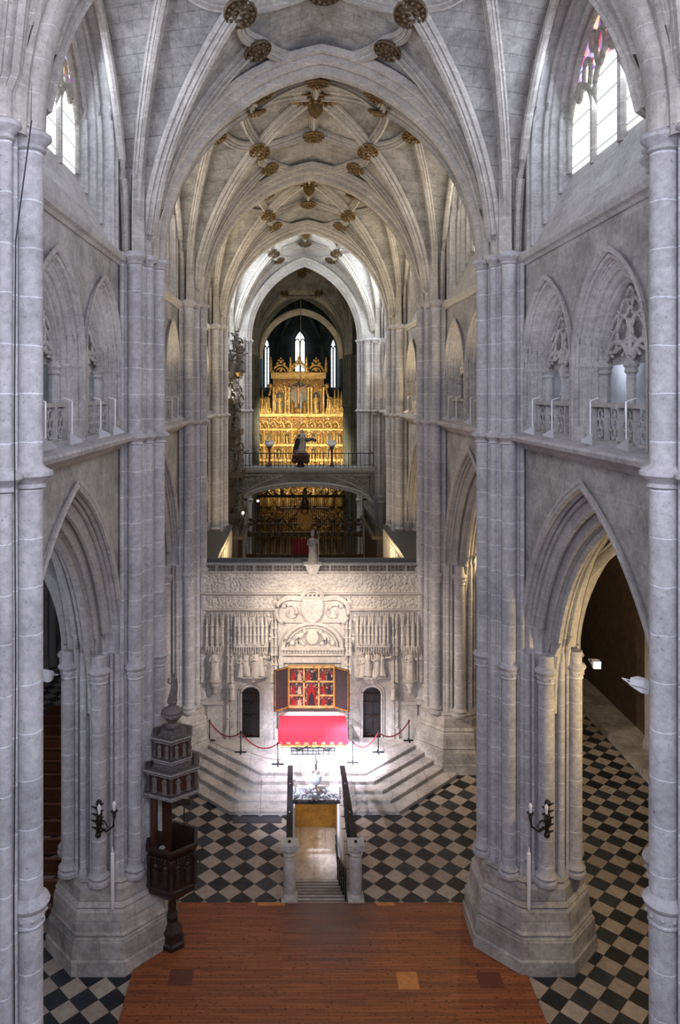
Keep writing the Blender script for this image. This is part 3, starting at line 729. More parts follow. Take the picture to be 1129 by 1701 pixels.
def apse_window(xc, yc, w_, z0, zs, za, rz, n):
    o = empty('window_%d' % n, (xc, yc, 0), rz); st(o)
    out = opening(0, w_, z0, zs, za, 8); m = MB(); m.loft([[(x, yy, z) for x, z in out] for yy in (-.25, -.2)]); m.build('pane', 'apse_glass', o, smooth=False)
    m = MB(); m.tube([(x, -.3, z) for x, z in out], .12, 6); m.tube([(0, -.32, z0), (0, -.32, zs+.1)], .09, 6)
    for q in (-1, 1): m.tube([(q*w_/2+x, -.32, zs-.3+z) for x, z in arc(w_/2, .7, 6)], .07, 6)
    m.build('mullion', 'apse_stone', o)
apse_window(0, 98.2, .72, 18, 24.0, 25.4, 0, 9)
apse_window(-4.5, 95.9, .62, 18, 22.9, 24.3, radians(56), 10); apse_window(4.5, 95.9, .62, 18, 22.9, 24.3, radians(-56), 11)
cross_arch(86.5, 4.4, 26.3, mat='rib_stone', name='trim_chancel_arch')

# ------------------------------------------------------------------ figures
def figure(mb, c, H=1.7, yaw=-pi/2, arms='front', mitre=False, lean=0.0, fold=.07, seated=False):
    """robed statue: one lofted body with folds, neck, shaped head, and arms"""
    k = H/1.7; o = MB()
    prof = [(0, .27, .24, 0), (.05, .29, .25, 0), (.35, .25, .21, 0), (.7, .22, .18, .01), (.95, .22, .17, .02), (1.08, .19, .15, .01), (1.25, .22, .16, 0), (1.36, .23, .14, 0), (1.42, .16, .11, 0), (1.45, .07, .07, 0), (1.5, .06, .06, 0), (1.53, .075, .09, .01), (1.58, .09, .105, .01), (1.64, .09, .10, 0), (1.69, .06, .07, 0), (1.71, .01, .01, 0)]
    n = 20; rings = []
    for z, a, b, f in prof:
        r = []
        for j in range(n):
            t = 2*pi*j/n; w_ = 1+(fold*sin(5*t+z*2) if z < 1.1 else 0)
            r.append((a*w_*cos(t)+lean*sin(z*1.6)*.1, -b*w_*sin(t)+f*-1, z))
        rings.append(r)
    o.loft(rings)
    def arm(s):
        if arms == 'front': return [(s*.22, 0, 1.35), (s*.27, -.05, 1.1), (s*.12, -.22, 1.08), (s*.02, -.24, 1.16)]
        if arms == 'out': return [(s*.2, 0, 1.36), (s*.42, 0, 1.42), (s*.66, -.04, 1.52)]
        if arms == 'staff': return [(s*.22, 0, 1.35), (s*.32, -.08, 1.12), (s*.30, -.24, 1.25)] if s > 0 else [(s*.22, 0, 1.35), (s*.28, -.05, 1.08), (s*.10, -.22, 1.10)]
    for s in (-1, 1): o.tube(arm(s), .07, 7, taper=.65); o.ball(arm(s)[-1], .055, n=6)
    if arms == 'staff': o.tube([(.32, -.26, 0), (.32, -.26, 1.75)], .02, 6); o.tube([(.32+.07*cos(a), -.26, 1.78+.07*sin(a)) for a in [i*.7 for i in range(7)]], .018, 5)
    o.ball((0, -.10, 1.585), .022, n=4)
    if mitre: o.lathe([(.09, 1.64), (.11, 1.72), (.09, 1.82), (.01, 1.93)], (0, 0, 0), 12, 0, 1, .7)
    ca, sa = cos(yaw+pi/2), sin(yaw+pi/2)
    for x, y, z in o.v: pass
    o.transform(lambda x, y, z: (c[0]+k*(x*ca-y*sa), c[1]+k*(x*sa+y*ca), c[2]+k*z))
    mb.add(o.v, o.f)
def pinnacle(mb, x, y, z0, z1, r=.1, n=6):
    H = z1-z0
    mb.lathe([(r, 0), (r*1.25, .02*H), (r, .05*H), (r*.8, .3*H), (r*1.15, .32*H), (r*.8, .36*H), (r*.75, .6*H), (r*1.2, .62*H), (r*.7, .66*H), (r*.25, .93*H), (r*.5, .95*H), (r*.03, H)], (x, y, z0), n)

# ------------------------------------------------------------------ carved choir screen
YS = 35.35; KS = F/YS
def SX(px): return CX+(px-VX)/KS
def SZ(py): return CZ-(py-VY)/KS
scr = empty('choir_screen', (0, 0, 0))
tag(scr, 'wide carved pale stone screen with two dark doors behind the altar', 'screen')
PZ = .85
m = MB(); x0, x1 = SX(319), SX(714)
dl = [opening((SX(400)+SX(433))/2, (SX(433)-SX(400))/2, PZ, SZ(1153), SZ(1139)), opening((SX(601)+SX(634))/2, (SX(634)-SX(601))/2, PZ, SZ(1153), SZ(1139))]
t = MB(); panel(t, 0, x0, x1, 0, SZ(938), dl)
t.transform(lambda x, y, z: (y, YS, z)); m.add(t.v, t.f)
m.quad((x0, YS+.9, 0), (x1, YS+.9, 0), (x1, YS+.9, SZ(938)), (x0, YS+.9, SZ(938))); m.quad((x0, YS, SZ(938)), (x1, YS, SZ(938)), (x1, YS+.9, SZ(938)), (x0, YS+.9, SZ(938)))
for x in (x0, x1): m.quad((x, YS, 0), (x, YS+.9, 0), (x, YS+.9, SZ(938)), (x, YS, SZ(938)))
for h in dl: m.loft([[(xx, yy, zz) for xx, zz in h] for yy in (YS, YS+.25)], False)
m.build('wall_face', 'screen_stone', scr, smooth=False)
m = MB(); m.box(SX(319), SX(712), YS-.10, YS, SZ(983), SZ(952)); m.build('carved_frieze', 'carved_stone', scr)
m = MB(); m.box(SX(322), SX(457), YS-.07, YS, SZ(1010), SZ(992)); m.build('lower_frieze', 'carved_stone', scr); m = MB(); m.box(SX(576), SX(712), YS-.07, YS, SZ(1010), SZ(992)); m.build('lower_frieze', 'carved_stone', scr)
def moulding(yt, yb, out, name='cornice', xa=316, xb=716):
    m = MB(); za, zb = SZ(yb), SZ(yt); h = zb-za
    m.loft([[(x, YS-o_, za+h*q) for o_, q in ((-.05, 0), (out*.3, 0), (out*.5, .3), (out*.75, .4), (out, .7), (out, 1), (-.05, 1))] for x in (SX(xa), SX(xb))]); m.build(name, 'screen_stone', scr)
moulding(983, 989, .24); moulding(1010, 1016, .18, xa=320, xb=459); moulding(1010, 1016, .18, xa=575, xb=714); moulding(948, 953, .16)
# openwork parapet
m = MB(); m.box(SX(328), SX(705), YS-.02, YS+.12, SZ(949), SZ(937)); m.build('parapet_panels', 'pierced_stone', scr, smooth=False)
m = MB()
for k in range(13):
    x = SX(328)+(SX(705)-SX(328))*k/12; m.box(x-.05, x+.05, YS-.06, YS+.16, SZ(949), SZ(937))
m.box(SX(326), SX(707), YS-.08, YS+.2, SZ(938.5), SZ(936)); m.build('parapet_posts', 'bridge_light', scr, smooth=False)
m = MB(); m.box(SX(332), SX(700), YS+.35, YS+.6, SZ(937), SZ(931)); m.build('top_rail', 'slate', scr, smooth=False)
# doors
for d, (a, b) in enumerate(((400, 433), (601, 634))):
    m = MB(); h = dl[d]; m.loft([[(xx, yy, zz) for xx, zz in h] for yy in (YS+.16, YS+.24)]); dr = m.build('dark_door', 'dark_door', scr, smooth=False)
    m = MB(); xa, xb = SX(a), SX(b)
    for zz in (PZ+.04, SZ(1192), SZ(1170), SZ(1156)): m.box(xa+.02, xb-.02, YS+.1, YS+.17, zz, zz+.07)
    for xx in (xa, xb-.07, (xa+xb)/2-.02): m.box(xx, xx+.06, YS+.1, YS+.17, PZ, SZ(1154))
    m.build('door_rails', 'dark_wood', dr, smooth=False)
    m = MB(); m.tube([(xx, YS-.03, zz) for xx, zz in h], .06, 6); m.tube([(xx+( -.1 if xx < (xa+xb)/2 else .1), YS-.02, zz+.1) for xx, zz in h], .04, 6); m.build('door_moulding', 'screen_stone', scr)
# buttress strips with pinnacles
for px in (327, 336, 379, 385, 452, 458, 575, 581, 652, 658, 698, 707):
    x = SX(px); m = MB(); m.box(x-.07, x+.07, YS-.14, YS, PZ, SZ(1130)); m.box(x-.10, x+.10, YS-.17, YS, PZ, PZ+.5)
    pinnacle(m, x, YS-.1, SZ(1132), SZ(1085), .10); pinnacle(m, x, YS-.1, SZ(1088), SZ(1040), .09); pinnacle(m, x, YS-.08, SZ(1044), SZ(1018), .07)
    m.build('buttress', 'screen_stone', scr)
# wide canopies over relief panels
for a, b in ((388, 446), (589, 646)):
    xa, xb = SX(a), SX(b); m = MB(); n = 9
    for k in range(n):
        x = xa+(xb-xa)*(k+.5)/n; pinnacle(m, x, YS-.2-.06*(k % 2), SZ(1068), SZ(1019), .085)
        m.lathe([(.01, -.28), (.05, -.22), (.03, -.16), (.075, -.05), (.085, 0)], (x, YS-.22, SZ(1068)), 6)
    m.box(xa, xb, YS-.28, YS, SZ(1072), SZ(1066)); m.box(xa, xb, YS-.12, YS, SZ(1066), SZ(1024)); m.build('canopy', 'screen_stone', scr)
    m = MB(); m.box(xa+.1, xb-.1, YS-.06, YS, SZ(1124), SZ(1076)); m.lathe([(.02, -.45), (.25, -.3), (.45, -.12), (.78, 0), (.78, .06)], ((xa+xb)/2, YS, SZ(1124)), 16, 0, 1, .35)
    rp = m.build('relief_panel', 'carved_stone', scr)
    m = MB()
    for q in range(4): figure(m, (xa+.32+q*(xb-xa-.64)/3, YS-.12, SZ(1122)+.05*(q % 2)), 1.05+.1*(q % 3), -pi/2+(.5-q*.3), ['front', 'staff', 'front', 'out'][q], lean=(-1)**q)
    m.build('relief_figures', 'figure_stone', rp)
# outer niches
for px in (357, 680):
    x = SX(px); m = MB()
    for q in range(4): pinnacle(m, x-.36+.24*q, YS-.2-.05*(q in (1, 2)), SZ(1072), SZ(1018)+.1*(q in (1, 2)), .09)
    m.box(x-.45, x+.45, YS-.3, YS, SZ(1076), SZ(1070)); m.build('canopy', 'screen_stone', scr)
    m = MB(); figure(m, (x, YS-.22, SZ(1126)), 1.42, -pi/2+.2, 'staff' if px > 500 else 'front'); m.build('niche_statue', 'figure_stone', scr)
    m = MB(); m.lathe([(.06, -.7), (.14, -.6), (.10, -.5), (.22, -.25), (.2, -.18), (.33, -.05), (.34, .02)], (x, YS-.18, SZ(1126)), 10)
    m.box(x-.42, x+.42, YS-.2, YS, SZ(1168), SZ(1163)); m.box(x-.34, x+.34, YS-.12, YS, PZ, SZ(1168)); m.build('pedestal', 'screen_stone', scr)
for px in (330, 704, 386, 652):
    m = MB(); x = SX(px); figure(m, (x, YS-.24, SZ(1158)), .85, -pi/2, 'front'); m.build('small_figure', 'figure_stone', scr)
# centre: armorial crest, lunette, entablature
xc = SX(518.5)
m = MB()
def lob(cx_, cz_, r, a0, a1, n=14): return [(cx_+r*cos(radians(a0+(a1-a0)*k/n)), YS-.14, cz_+r*sin(radians(a0+(a1-a0)*k/n))) for k in range(n+1)]
zc = SZ(1014)
crest = lob(xc-1.02, zc, .68, 235, 75)+lob(xc, zc+.58, .52, 175, 5, 12)+lob(xc+1.02, zc, .68, 105, -55)
m.tube(crest, .10, 8); m.tube([(a, b-.08, zc+(c-zc)*.9-.02) for a, b, c in crest], .05, 6)
m.loft([[(a, YS-.02, c) for a, b, c in crest], [(a, YS-.10, c) for a, b, c in crest]])
cr = m.build('armorial_crest', 'screen_stone', scr)
m = MB()
m.loft([[(xc+x*.48, YS-yy, SZ(1012)+z*.55) for x, z in ((-1, 1), (1, 1), (1, -.2), (.6, -.8), (0, -1.15), (-.6, -.8), (-1, -.2))] for yy in (.08, .24)])
for q in range(5): m.lathe([(.05, 0), (.07, .12), (.01, .22)], (xc-.4+.2*q, YS-.17, SZ(990)), 6)
m.tube([(xc-.45, YS-.17, SZ(991)), (xc+.45, YS-.17, SZ(991))], .06, 6)
for s in (-1, 1):
    pts = [(xc+s*(1.0+.34*(1-t*.6)*cos(6*t+1)), YS-.17, zc-.05+.38*(1-t*.6)*sin(6*t+1)) for t in [i/16 for i in range(17)]]; m.tube(pts, .06, 6, taper=.4)
    m.ball((xc+s*1.35, YS-.15, zc+.25), .12, n=6)
m.build('shield', 'screen_stone', cr)
m = MB(); lz = SZ(1074); R_ = (SX(567)-SX(471))/2
m.loft([[(xc+R_*cos(pi*k/24), YS-yy, lz+R_*.82*sin(pi*k/24)) for k in range(25)] for yy in (.0, .06)])
m.tube([(xc+R_*cos(pi*k/24), YS-.13, lz+R_*.82*sin(pi*k/24)) for k in range(25)], .09, 8); m.tube([(xc+R_*.86*cos(pi*k/24), YS-.1, lz+R_*.70*sin(pi*k/24)) for k in range(25)], .05, 6)
lu = m.build('lunette', 'screen_stone', scr)
m = MB()
m.lathe([(.01, -.2), (.26, -.18), (.30, 0), (.26, .18), (.01, .2)], (0, 0, 0), 14); m.transform(lambda x, y, z: (xc+x, YS-.12+z*.5, lz+.48+y*1.2))
for s in (-1, 1):
    m.tube([(xc+s*(.42+.25*t+.12*sin(9*t)), YS-.14, lz+.15+.5*sin(3*t)) for t in [i/12 for i in range(13)]], .09, 6, taper=.5)
    m.ball((xc+s*.38, YS-.14, lz+.75), .1, n=6); m.ball((xc+s*.95, YS-.12, lz+.2), .12, n=6)
m.build('lunette_carving', 'figure_stone', lu)
m = MB()
for a, b, o_ in ((1074, 1078, .22), (1078, 1084, .12), (1084, 1087, .2), (1087, 1100, .10)): m.box(SX(466), SX(571), YS-o_, YS, SZ(b), SZ(a))
for k in range(22): m.box(SX(468)+k*.135, SX(468)+k*.135+.07, YS-.18, YS-.1, SZ(1083), SZ(1079))
for px in (467, 570): m.box(SX(px)-.1, SX(px)+.1, YS-.16, YS, PZ, SZ(1087))
m.box(SX(462), SX(575), YS-.45, YS, SZ(1184), SZ(1177)); m.box(SX(466), SX(571), YS-.36, YS, SZ(1192), SZ(1184))
m.build('altar_surround', 'screen_stone', scr, smooth=False)

# fringes of small pinnacles and foliage in the bays of the screen
for a, b in ((388, 446), (589, 646), (341, 373), (664, 696)):
    xa, xb = SX(a), SX(b); m = MB(); n = int((xb-xa)/.11)
    for k in range(n):
        x = xa+(xb-xa)*(k+.5)/n
        m.lathe([(.005, -.30-.08*(k % 3)), (.03, -.22), (.02, -.12), (.045, 0)], (x, YS-.30, SZ(1071)), 5)
    m.build('canopy_fringe', 'screen_stone', scr); m = MB()
    for k in range(n): pinnacle(m, xa+(xb-xa)*(k+.5)/n, YS-.05, SZ(1040)+.1*(k % 2), SZ(1017)+.1*(k % 2), .035, 5)
    m.build('canopy_spires', 'screen_stone', scr)
for px in (331, 383, 455, 578, 655, 703):
    x = SX(px); m = MB()
    for k in range(12):
        z = PZ+.6+k*.36; m.ball((x+.10*(-1)**k, YS-.13, z), .055, n=5); m.tube([(x, YS-.12, z-.1), (x+.12*(-1)**k, YS-.16, z+.05)], .03, 5, taper=.5)
    m.build('crockets', 'screen_stone', scr)
for sgn in (-1, 1):
    for q, (dx, z) in enumerate(((1.75, 1000), (2.05, 1030), (1.95, 1062))):
        m = MB(); m.lathe([(.03, -.2), (.12, -.05), (.15, .05), (.06, .16), (.1, .22), (.01, .34)], (xc+sgn*dx, YS-.05, SZ(z)), 8); m.build('crest_ornament', 'screen_stone', scr)

# bishop statue on the screen
m = MB(); figure(m, (SX(519), YS+.0, SZ(936)), 1.42, -pi/2, 'staff', True); bs = m.build('bishop_statue', 'figure_grey'); tag(bs, 'stone statue of a mitred bishop standing on top of the carved screen', 'statue')
m = MB(); m.loft([[(SX(519)+x*.3, YS-.24, SZ(944)+z*.24) for x, z in ((-1.2, 1), (1.2, 1), (.9, -.2), (.5, -1), (-.5, -1), (-.9, -.2))], [(SX(519)+x*.3, YS-.05, SZ(944)+z*.24) for x, z in ((-1.2, 1), (1.2, 1), (.9, -.2), (.5, -1), (-.5, -1), (-.9, -.2))]])
m.box(SX(519)-.42, SX(519)+.42, YS-.28, YS+.3, SZ(937.5), SZ(935.5)); m.build('statue_bracket', 'screen_stone', scr)

# ------------------------------------------------------------------ triptych and altar
tri = empty('triptych', (SX(516.5), YS-.5, SZ(1166))); tag(tri, 'gilded painted triptych with two open dark wings above the altar', 'altarpiece')
tw, th = (SX(553)-SX(480)), SZ(1101)-SZ(1166)
m = MB(); m.box(-tw/2-.06, tw/2+.06, 0, .1, -.03, th+.06); m.build('backboard', 'gold_dark', tri, smooth=False)
m = MB()
for x in (-tw/2-.02, -tw/6, tw/6, tw/2+.02): m.box(x-.035, x+.035, -.07, 0, 0, th)
for z in (0, .285*th, .635*th, th):
    if z in (0, th): m.box(-tw/2-.05, tw/2+.05, -.08, 0, z-.05, z+.05)
    else:
        for sgn in (-1, 1): m.box(min(sgn*tw/6, sgn*tw/2), max(sgn*tw/6, sgn*tw/2), -.07, 0, z-.03, z+.03)
m.box(-tw/6, tw/6, -.07, 0, .635*th-.03, .635*th+.03); m.build('frame', 'gold', tri, smooth=False)
for i, (xa, xb) in enumerate(((-tw/2, -tw/6), (-tw/6, tw/6), (tw/6, tw/2))):
    rows = ((0, .285), (.285, .635), (.635, 1)) if i != 1 else ((0, .635), (.635, 1))
    for za, zb in rows:
        m = MB(); m.box(xa+.03, xb-.03, -.03, -.005, za*th+.03, zb*th-.03); pn = m.build('painted_panel', 'panel_painting', tri, smooth=False)
        xm = (xa+xb)/2; hh = (zb-za)*th; sc_ = .85 if zb-za > .5 else .72
        def flatfig(x, hgt, wid, mat):
            f = MB(); z0 = za*th+.05
            dd = .01 if mat == 'painting_dark' else 0
            f.loft([[(x+p*wid, yy-dd, z0+q*hgt) for p, q in ((-1, 0), (1, 0), (.75, .5), (.55, .78), (.2, .86), (.2, .98), (-.2, .98), (-.2, .86), (-.55, .78), (-.75, .5))] for yy in (-.036, -.03)])
            f.build('painted_figure', mat, pn, smooth=False)
        if zb-za > .5: flatfig(xm, hh*.9, .24, 'painting_red'); flatfig(xm, hh*.55, .17, 'painting_dark')
        else: flatfig(xm-.14, hh*.7, .1, 'painting_red'); flatfig(xm+.14, hh*.62, .1, 'painting_dark' if i else 'painting_flesh')
for s in (-1, 1):
    e = empty('wing', (s*(tw/2+.06), -.02, 0), 0); e.parent = tri; e.name = 'wing'
    ang = s*radians(-38)
    e.rotation_euler = (0, 0, ang)
    m = MB(); a, b = sorted((0, s*.80)); m.box(a, b, -.05, .02, -.02, th+.02)
    m.build('wing_panel', 'dark_door', e, smooth=False)
    m = MB()
    for x in (a, b-.05): m.box(x, x+.05, -.07, -.04, -.02, th+.02)
    for z in (-.02, th-.03): m.box(a, b, -.07, -.04, z, z+.05)
    m.build('wing_frame', 'gold_dark', e, smooth=False)

alt = empty('altar', (SX(518), 0, PZ)); tag(alt, 'stone altar with gilded frontal under a red cloth, in front of the screen', 'altar')
m = MB(); m.box(-1.5, 1.5, 33.55, 34.75, .1, 1.22); m.box(-1.62, 1.62, 33.45, 34.85, 0, .1); m.build('altar_body', 'white_enamel', alt, smooth=False)
m = MB(); m.box(-1.46, 1.46, 33.42, 33.5, .48, .66); 
for k in range(32): m.ball((-1.4+.09*k, 33.41, .53+.07*(k % 2)), .04, n=5)
m.tube([(-1.46, 33.41, .48), (1.46, 33.41, .48)], .025, 6); m.tube([(-1.46, 33.41, .65), (1.46, 33.41, .65)], .025, 6)
m.build('frontal', 'gold', alt)
m = MB()
for k in range(9): m.tube([(-.96+.24*k, 33.42, .12), (-.96+.24*k, 33.42, .42)], .016, 5)
for z in (.14, .3, .42): m.tube([(-1.02, 33.42, z), (1.02, 33.42, z)], .018, 5)
for s in (-1, 1): m.tube([(s*(.1+.8*t), 33.38, .42+.06*sin(7*t)) for t in [i/10 for i in range(11)]], .03, 5)
m.build('grille', 'iron', alt)
m = MB(); n = 30; rings = []
for (y, z, wv) in ((34.85, 1.25, 0), (34.5, 1.255, 0), (33.55, 1.26, 0), (33.46, 1.24, 0), (33.42, 1.10, .01), (33.40, .85, .02), (33.38, .60, .035)):
    rings.append([(-1.54-.02*(1.26-z)*3+(3.08+.04*(1.26-z)*3)*k/n, y+wv*sin(k*1.7), z) for k in range(n+1)])
m.loft(rings, False)
rings2 = [[(x, y+.01, z-.015) for x, y, z in r] for r in rings]; m.loft(rings2, False)
m = m.build('altar_cloth', 'red_cloth'); m.location = (SX(518), 0, PZ); tag(m, 'red cloth draped over the altar and hanging down its front', 'cloth')

# ------------------------------------------------------------------ stepped platform
stp = empty('altar_steps'); tag(stp, 'five wide stone steps with slanting sides leading up to the altar', 'steps')
Yk = [30.35, 30.85, 31.27, 31.7, 32.1]; ck = [3.45, 3.14, 2.85, 2.55, 2.25]
for k in range(5):
    Y, c = Yk[k], ck[k]; z0, z1 = .17*k, .17*(k+1); m = MB(); yb = YS; xe = min(c+(yb-Y), 6.4)
    ye = Y+(xe-c)
    m.prism([(HX1+.12, Y), (c, Y), (xe, ye), (xe, yb), (HX1+.12, yb)], z0, z1)
    m.prism([(HX0-.12, Y), (-c, Y), (-xe, ye), (-xe, yb), (HX0-.12, yb)], z0, z1)
    m.prism([(HX0-.12, max(Y, HY1+.07)), (HX1+.12, max(Y, HY1+.07)), (HX1+.12, yb), (HX0-.12, yb)], z0, z1)
    m.prism([(HX1+.12, Y-.03), (c+.012, Y-.03), (xe+.03, ye-.03), (xe, ye), (c, Y), (HX1+.12, Y)], z1-.05, z1-.005)
    m.prism([(HX0-.12, Y-.03), (-c-.012, Y-.03), (-xe-.03, ye-.03), (-xe, ye), (-c, Y), (HX0-.12, Y)], z1-.05, z1-.005)
    m.build('step', 'step_stone', stp, smooth=False)
m = MB(); m.box(HX0-.02, HX1+.02, HY1-.0, HY1+.07, 0, .5); m.build('glare_slab', 'white_enamel', stp, smooth=False)  # white slab added on the riser; its colour stands in for glare
m = MB(); m.box(-3.3, -1.35, 29.75, 30.15, 0.002, .05); tag(m.build('floor_plate', 'slate', smooth=False), 'long dark slab lying on the chequered floor left of the stairway, before the lowest step', 'floor plate')

# ------------------------------------------------------------------ crypt stair
cs = empty('crypt_stairs', (0, 0, 0)); tag(cs, 'stone steps descending into the floor towards the crypt', 'stairs')
nst = 14
for k in range(nst):
    y0 = HY0+.02+k*.34; z1 = -.17*(k+1); m = MB(); m.box(HX0+.02, HX1-.02, y0, y0+.36, z1-.17, z1); sp_ = m.build('stair_step', 'step_stone', cs, smooth=False)
    m = MB(); m.box(HX0+.03, HX1-.03, y0+.29, y0+.345, z1, z1+.006); m.build('nosing', 'plinth_stone' if k % 2 else 'slate', sp_, smooth=False)
m = MB(); m.box(HX0+.02, HX1-.02, HY0+.02+nst*.34, 33.7, -2.75, -2.38); m.build('landing', 'step_stone', cs, smooth=False)
m = MB()
for x in (HX0-.15, HX1): m.box(x, x+.15, HY0, HY1+.05, -2.7, -.01); 
m.box(HX0-.15, HX0, HY1, 33.7, -2.7, -.05); m.box(HX1, HX1+.15, HY1, 33.7, -2.7, -.05)
m.box(HX0, HX1, HY0-.1, HY0+.02, -.6, -.01); st(m.build('wall_stairwell', 'screen_stone', smooth=False))
m = MB(); m.box(HX0-.15, HX1+.15, 33.6, 33.8, -2.6, -.02); m.box(HX0, HX1, HY1+.02, 33.7, -.2, -.02); st(m.build('wall_crypt', 'ochre_plaster', smooth=False))
lamp('POINT', (.1, 32.4, -.9), 28, (1, .72, .4), .2)
# newels
for x, wd in ((-1.0, 'left'), (1.24, 'right')):
    e = empty('newel_post', (x, 25.25, 0)); tag(e, 'stone newel post with square cap at the %s of the stairway' % wd, 'post', 'stair newel posts')
    m = MB(); m.box(-.27, .27, -.27, .27, 0, .12); m.lathe([(.25, .12), (.25, .18), (.2, .26), (.215, .35), (.215, 1.5), (.20, 1.55), (.25, 1.6), (.2, 1.66), (.25, 1.74), (.25, 1.78)], (0, 0, 0), 18); m.build('column', 'screen_stone', e)
    m = MB(); m.box(-.29, .29, -.25, .25, 1.78, 1.96); m.build('cap', 'light_stone', e, smooth=False)
    m = MB(); m.box(-.05, .05, -.06, .04, 1.96, 2.0); m.build('rail_plate', 'iron', e, smooth=False)
for x, wd, s in ((-1.0, 'left', -1), (1.2, 'right', 1)):
    e = empty('stair_railing', (0, 0, 0)); tag(e, 'black iron railing with broad sloping handrail along the %s side of the stairway' % wd, 'railing', 'stair railings')
    A = Vector((x, 25.5, 1.93)); Bv = Vector((x, 31.6, 1.36))
    m = MB(); m.loft([[(p.x-.11, p.y, p.z-.03), (p.x+.11, p.y, p.z-.03), (p.x+.11, p.y, p.z+.03), (p.x-.11, p.y, p.z+.03)] for p in (A, Bv)]); m.build('handrail', 'iron', e, smooth=False)
    m = MB()
    for q in (.3, .7):
        p = A.lerp(Bv, q); m.ball((p.x, p.y, p.z+.04), .035, n=5)
    m.build('stud', 'silver', e)
    for k in range(16):
        p = A.lerp(Bv, (k+.5)/16); m = MB(); zb = .0 if p.y < 30.3 else .3
        m.tube([(p.x, p.y, 0 if p.y < 30.3 else .17), (p.x, p.y, p.z)], .018, 5); m.build('baluster', 'iron', e)
    m = MB(); m.tube([(A.x, A.y, .25), (Bv.x, Bv.y, .62)], .02, 5); m.tube([(A.x, A.y, 1.3), (Bv.x, Bv.y, 1.05)], .02, 5); m.build('crossbar', 'iron', e)
e = empty('inner_handrail'); tag(e, 'thin iron handrail descending inside the right wall of the stairway', 'railing')
m = MB(); xi = HX1-.14
for dz in (.9, .5): m.tube([(xi, 25.4, dz), (xi, 30.0, dz-2.35), (xi, 31.4, dz-2.35)], .028, 6)
m.build('bar', 'iron', e)
for k in range(5):
    y = 25.5+k*1.12; m = MB(); zz = -.17*((y-25.1)/.34); m.box(xi-.03, xi+.03, y-.03, y+.03, max(zz, -2.4)-.02, max(zz+.15, -2.35)+.85); m.build('upright', 'iron', e, smooth=False)
# iron gate over the far end of the stair
e = empty('iron_overthrow', (.08, 31.22, 0)); tag(e, 'wrought iron scrolled overthrow spanning the far end of the stairway', 'gate')
m = MB(); m.box(-1.0, 1.0, -.05, .05, -.02, .10); m.build('lintel', 'iron', e, smooth=False)
m = MB(); 
for s in (-1, 1): m.box(s*.95-.06, s*.95+.06, -.06, .06, -2.4, 0)
m.build('post', 'white_enamel', e, smooth=False)
for s in (-1, 1):
    m = MB()
    def spiral(cx_, cz_, r, t0, t1, d=1): return [(s*(cx_+r*(1-.75*i/18)*cos(t0+(t1-t0)*i/18)), 0, cz_+r*(1-.75*i/18)*sin(t0+(t1-t0)*i/18)) for i in range(19)]
    m.tube([(s*(.92-.75*t), 0, .14+.48*t+.08*sin(6*t)) for t in [i/12 for i in range(13)]], .03, 6)
    m.tube(spiral(.8, .28, .15, -1.5, 5), .022, 5); m.tube(spiral(.5, .25, .12, 3, -4), .022, 5); m.tube(spiral(.3, .52, .14, -1, 6), .022, 5)
    m.build('scroll', 'silver', e)
m = MB()
for k in range(8): m.tube([(.2*cos(k*pi/4), 0, .3+.2*sin(k*pi/4)), (.34*cos(k*pi/4+.25), 0, .3+.30*sin(k*pi/4+.25))], .035, 5)
m.ball((0, 0, .3), .2, 1, .6, 1); m.build('rosette', 'silver', e)
e2 = empty('globe_lantern', (.08, 31.22, .55)); tag(e2, 'glass globe lantern with tall finial standing on the iron overthrow', 'lantern')
m = MB(); m.lathe([(.05, 0), (.16, .04), (.06, .12), (.05, .2), (.12, .26)], n=12); m.build('foot', 'silver', e2)
m = MB(); m.lathe([(.12, .26), (.22, .36), (.25, .5), (.22, .64), (.12, .72)], n=16); m.build('globe', 'glass_globe', e2)
m = MB(); m.lathe([(.14, .70), (.17, .74), (.05, .84), (.04, 1.1), (.08, 1.15), (.03, 1.22), (.02, 1.5), (.05, 1.54), (.01, 1.62)], n=10); m.build('finial', 'silver', e2)

# stanchions and ropes
sp = [(-4.8, 35.0), (-3.25, 33.85), (-1.55, 32.75), (4.55, 35.0), (2.98, 33.85), (1.75, 32.9)]
pl_ = ['left end by the pier', 'left middle', 'left, next to the altar', 'right end by the pier', 'right middle', 'right, next to the altar']
s0 = None
for (x, y), wd in zip(sp, pl_):
    if s0 is None:
        s0 = empty('rope_stanchion'); m = MB(); m.tube([(0, 0, .03), (0, 0, .9)], .024, 8); m.lathe([(.02, .88), (.045, .92), (.045, .97), (.01, 1.0)], n=8); m.build('pole', 'iron', s0)
        m = MB(); m.box(-.26, .26, -.03, .03, 0, .05); m.box(-.03, .03, -.2, .2, 0, .045); m.build('foot', 'iron', s0, smooth=False); o = s0
    else: o = copy_tree(s0, name='rope_stanchion')
    o.location = (x, y, PZ); tag(o, 'black rope barrier post on the altar platform, '+wd, 'barrier post', 'rope barrier posts')
for (i, j), wd in (((0, 1), 'left outer'), ((1, 2), 'left inner'), ((3, 4), 'right outer'), ((4, 5), 'right inner')):
    a, b = Vector((*sp[i], PZ+.92)), Vector((*sp[j], PZ+.92)); m = MB()
    m.tube([tuple(a.lerp(b, t)-Vector((0, 0, .42*4*t*(1-t)))) for t in [k/14 for k in range(15)]], .028, 6)
    tag(m.build('barrier_rope', 'rope_red'), 'dark red barrier rope sagging between posts, %s span' % wd, 'rope', 'barrier ropes')

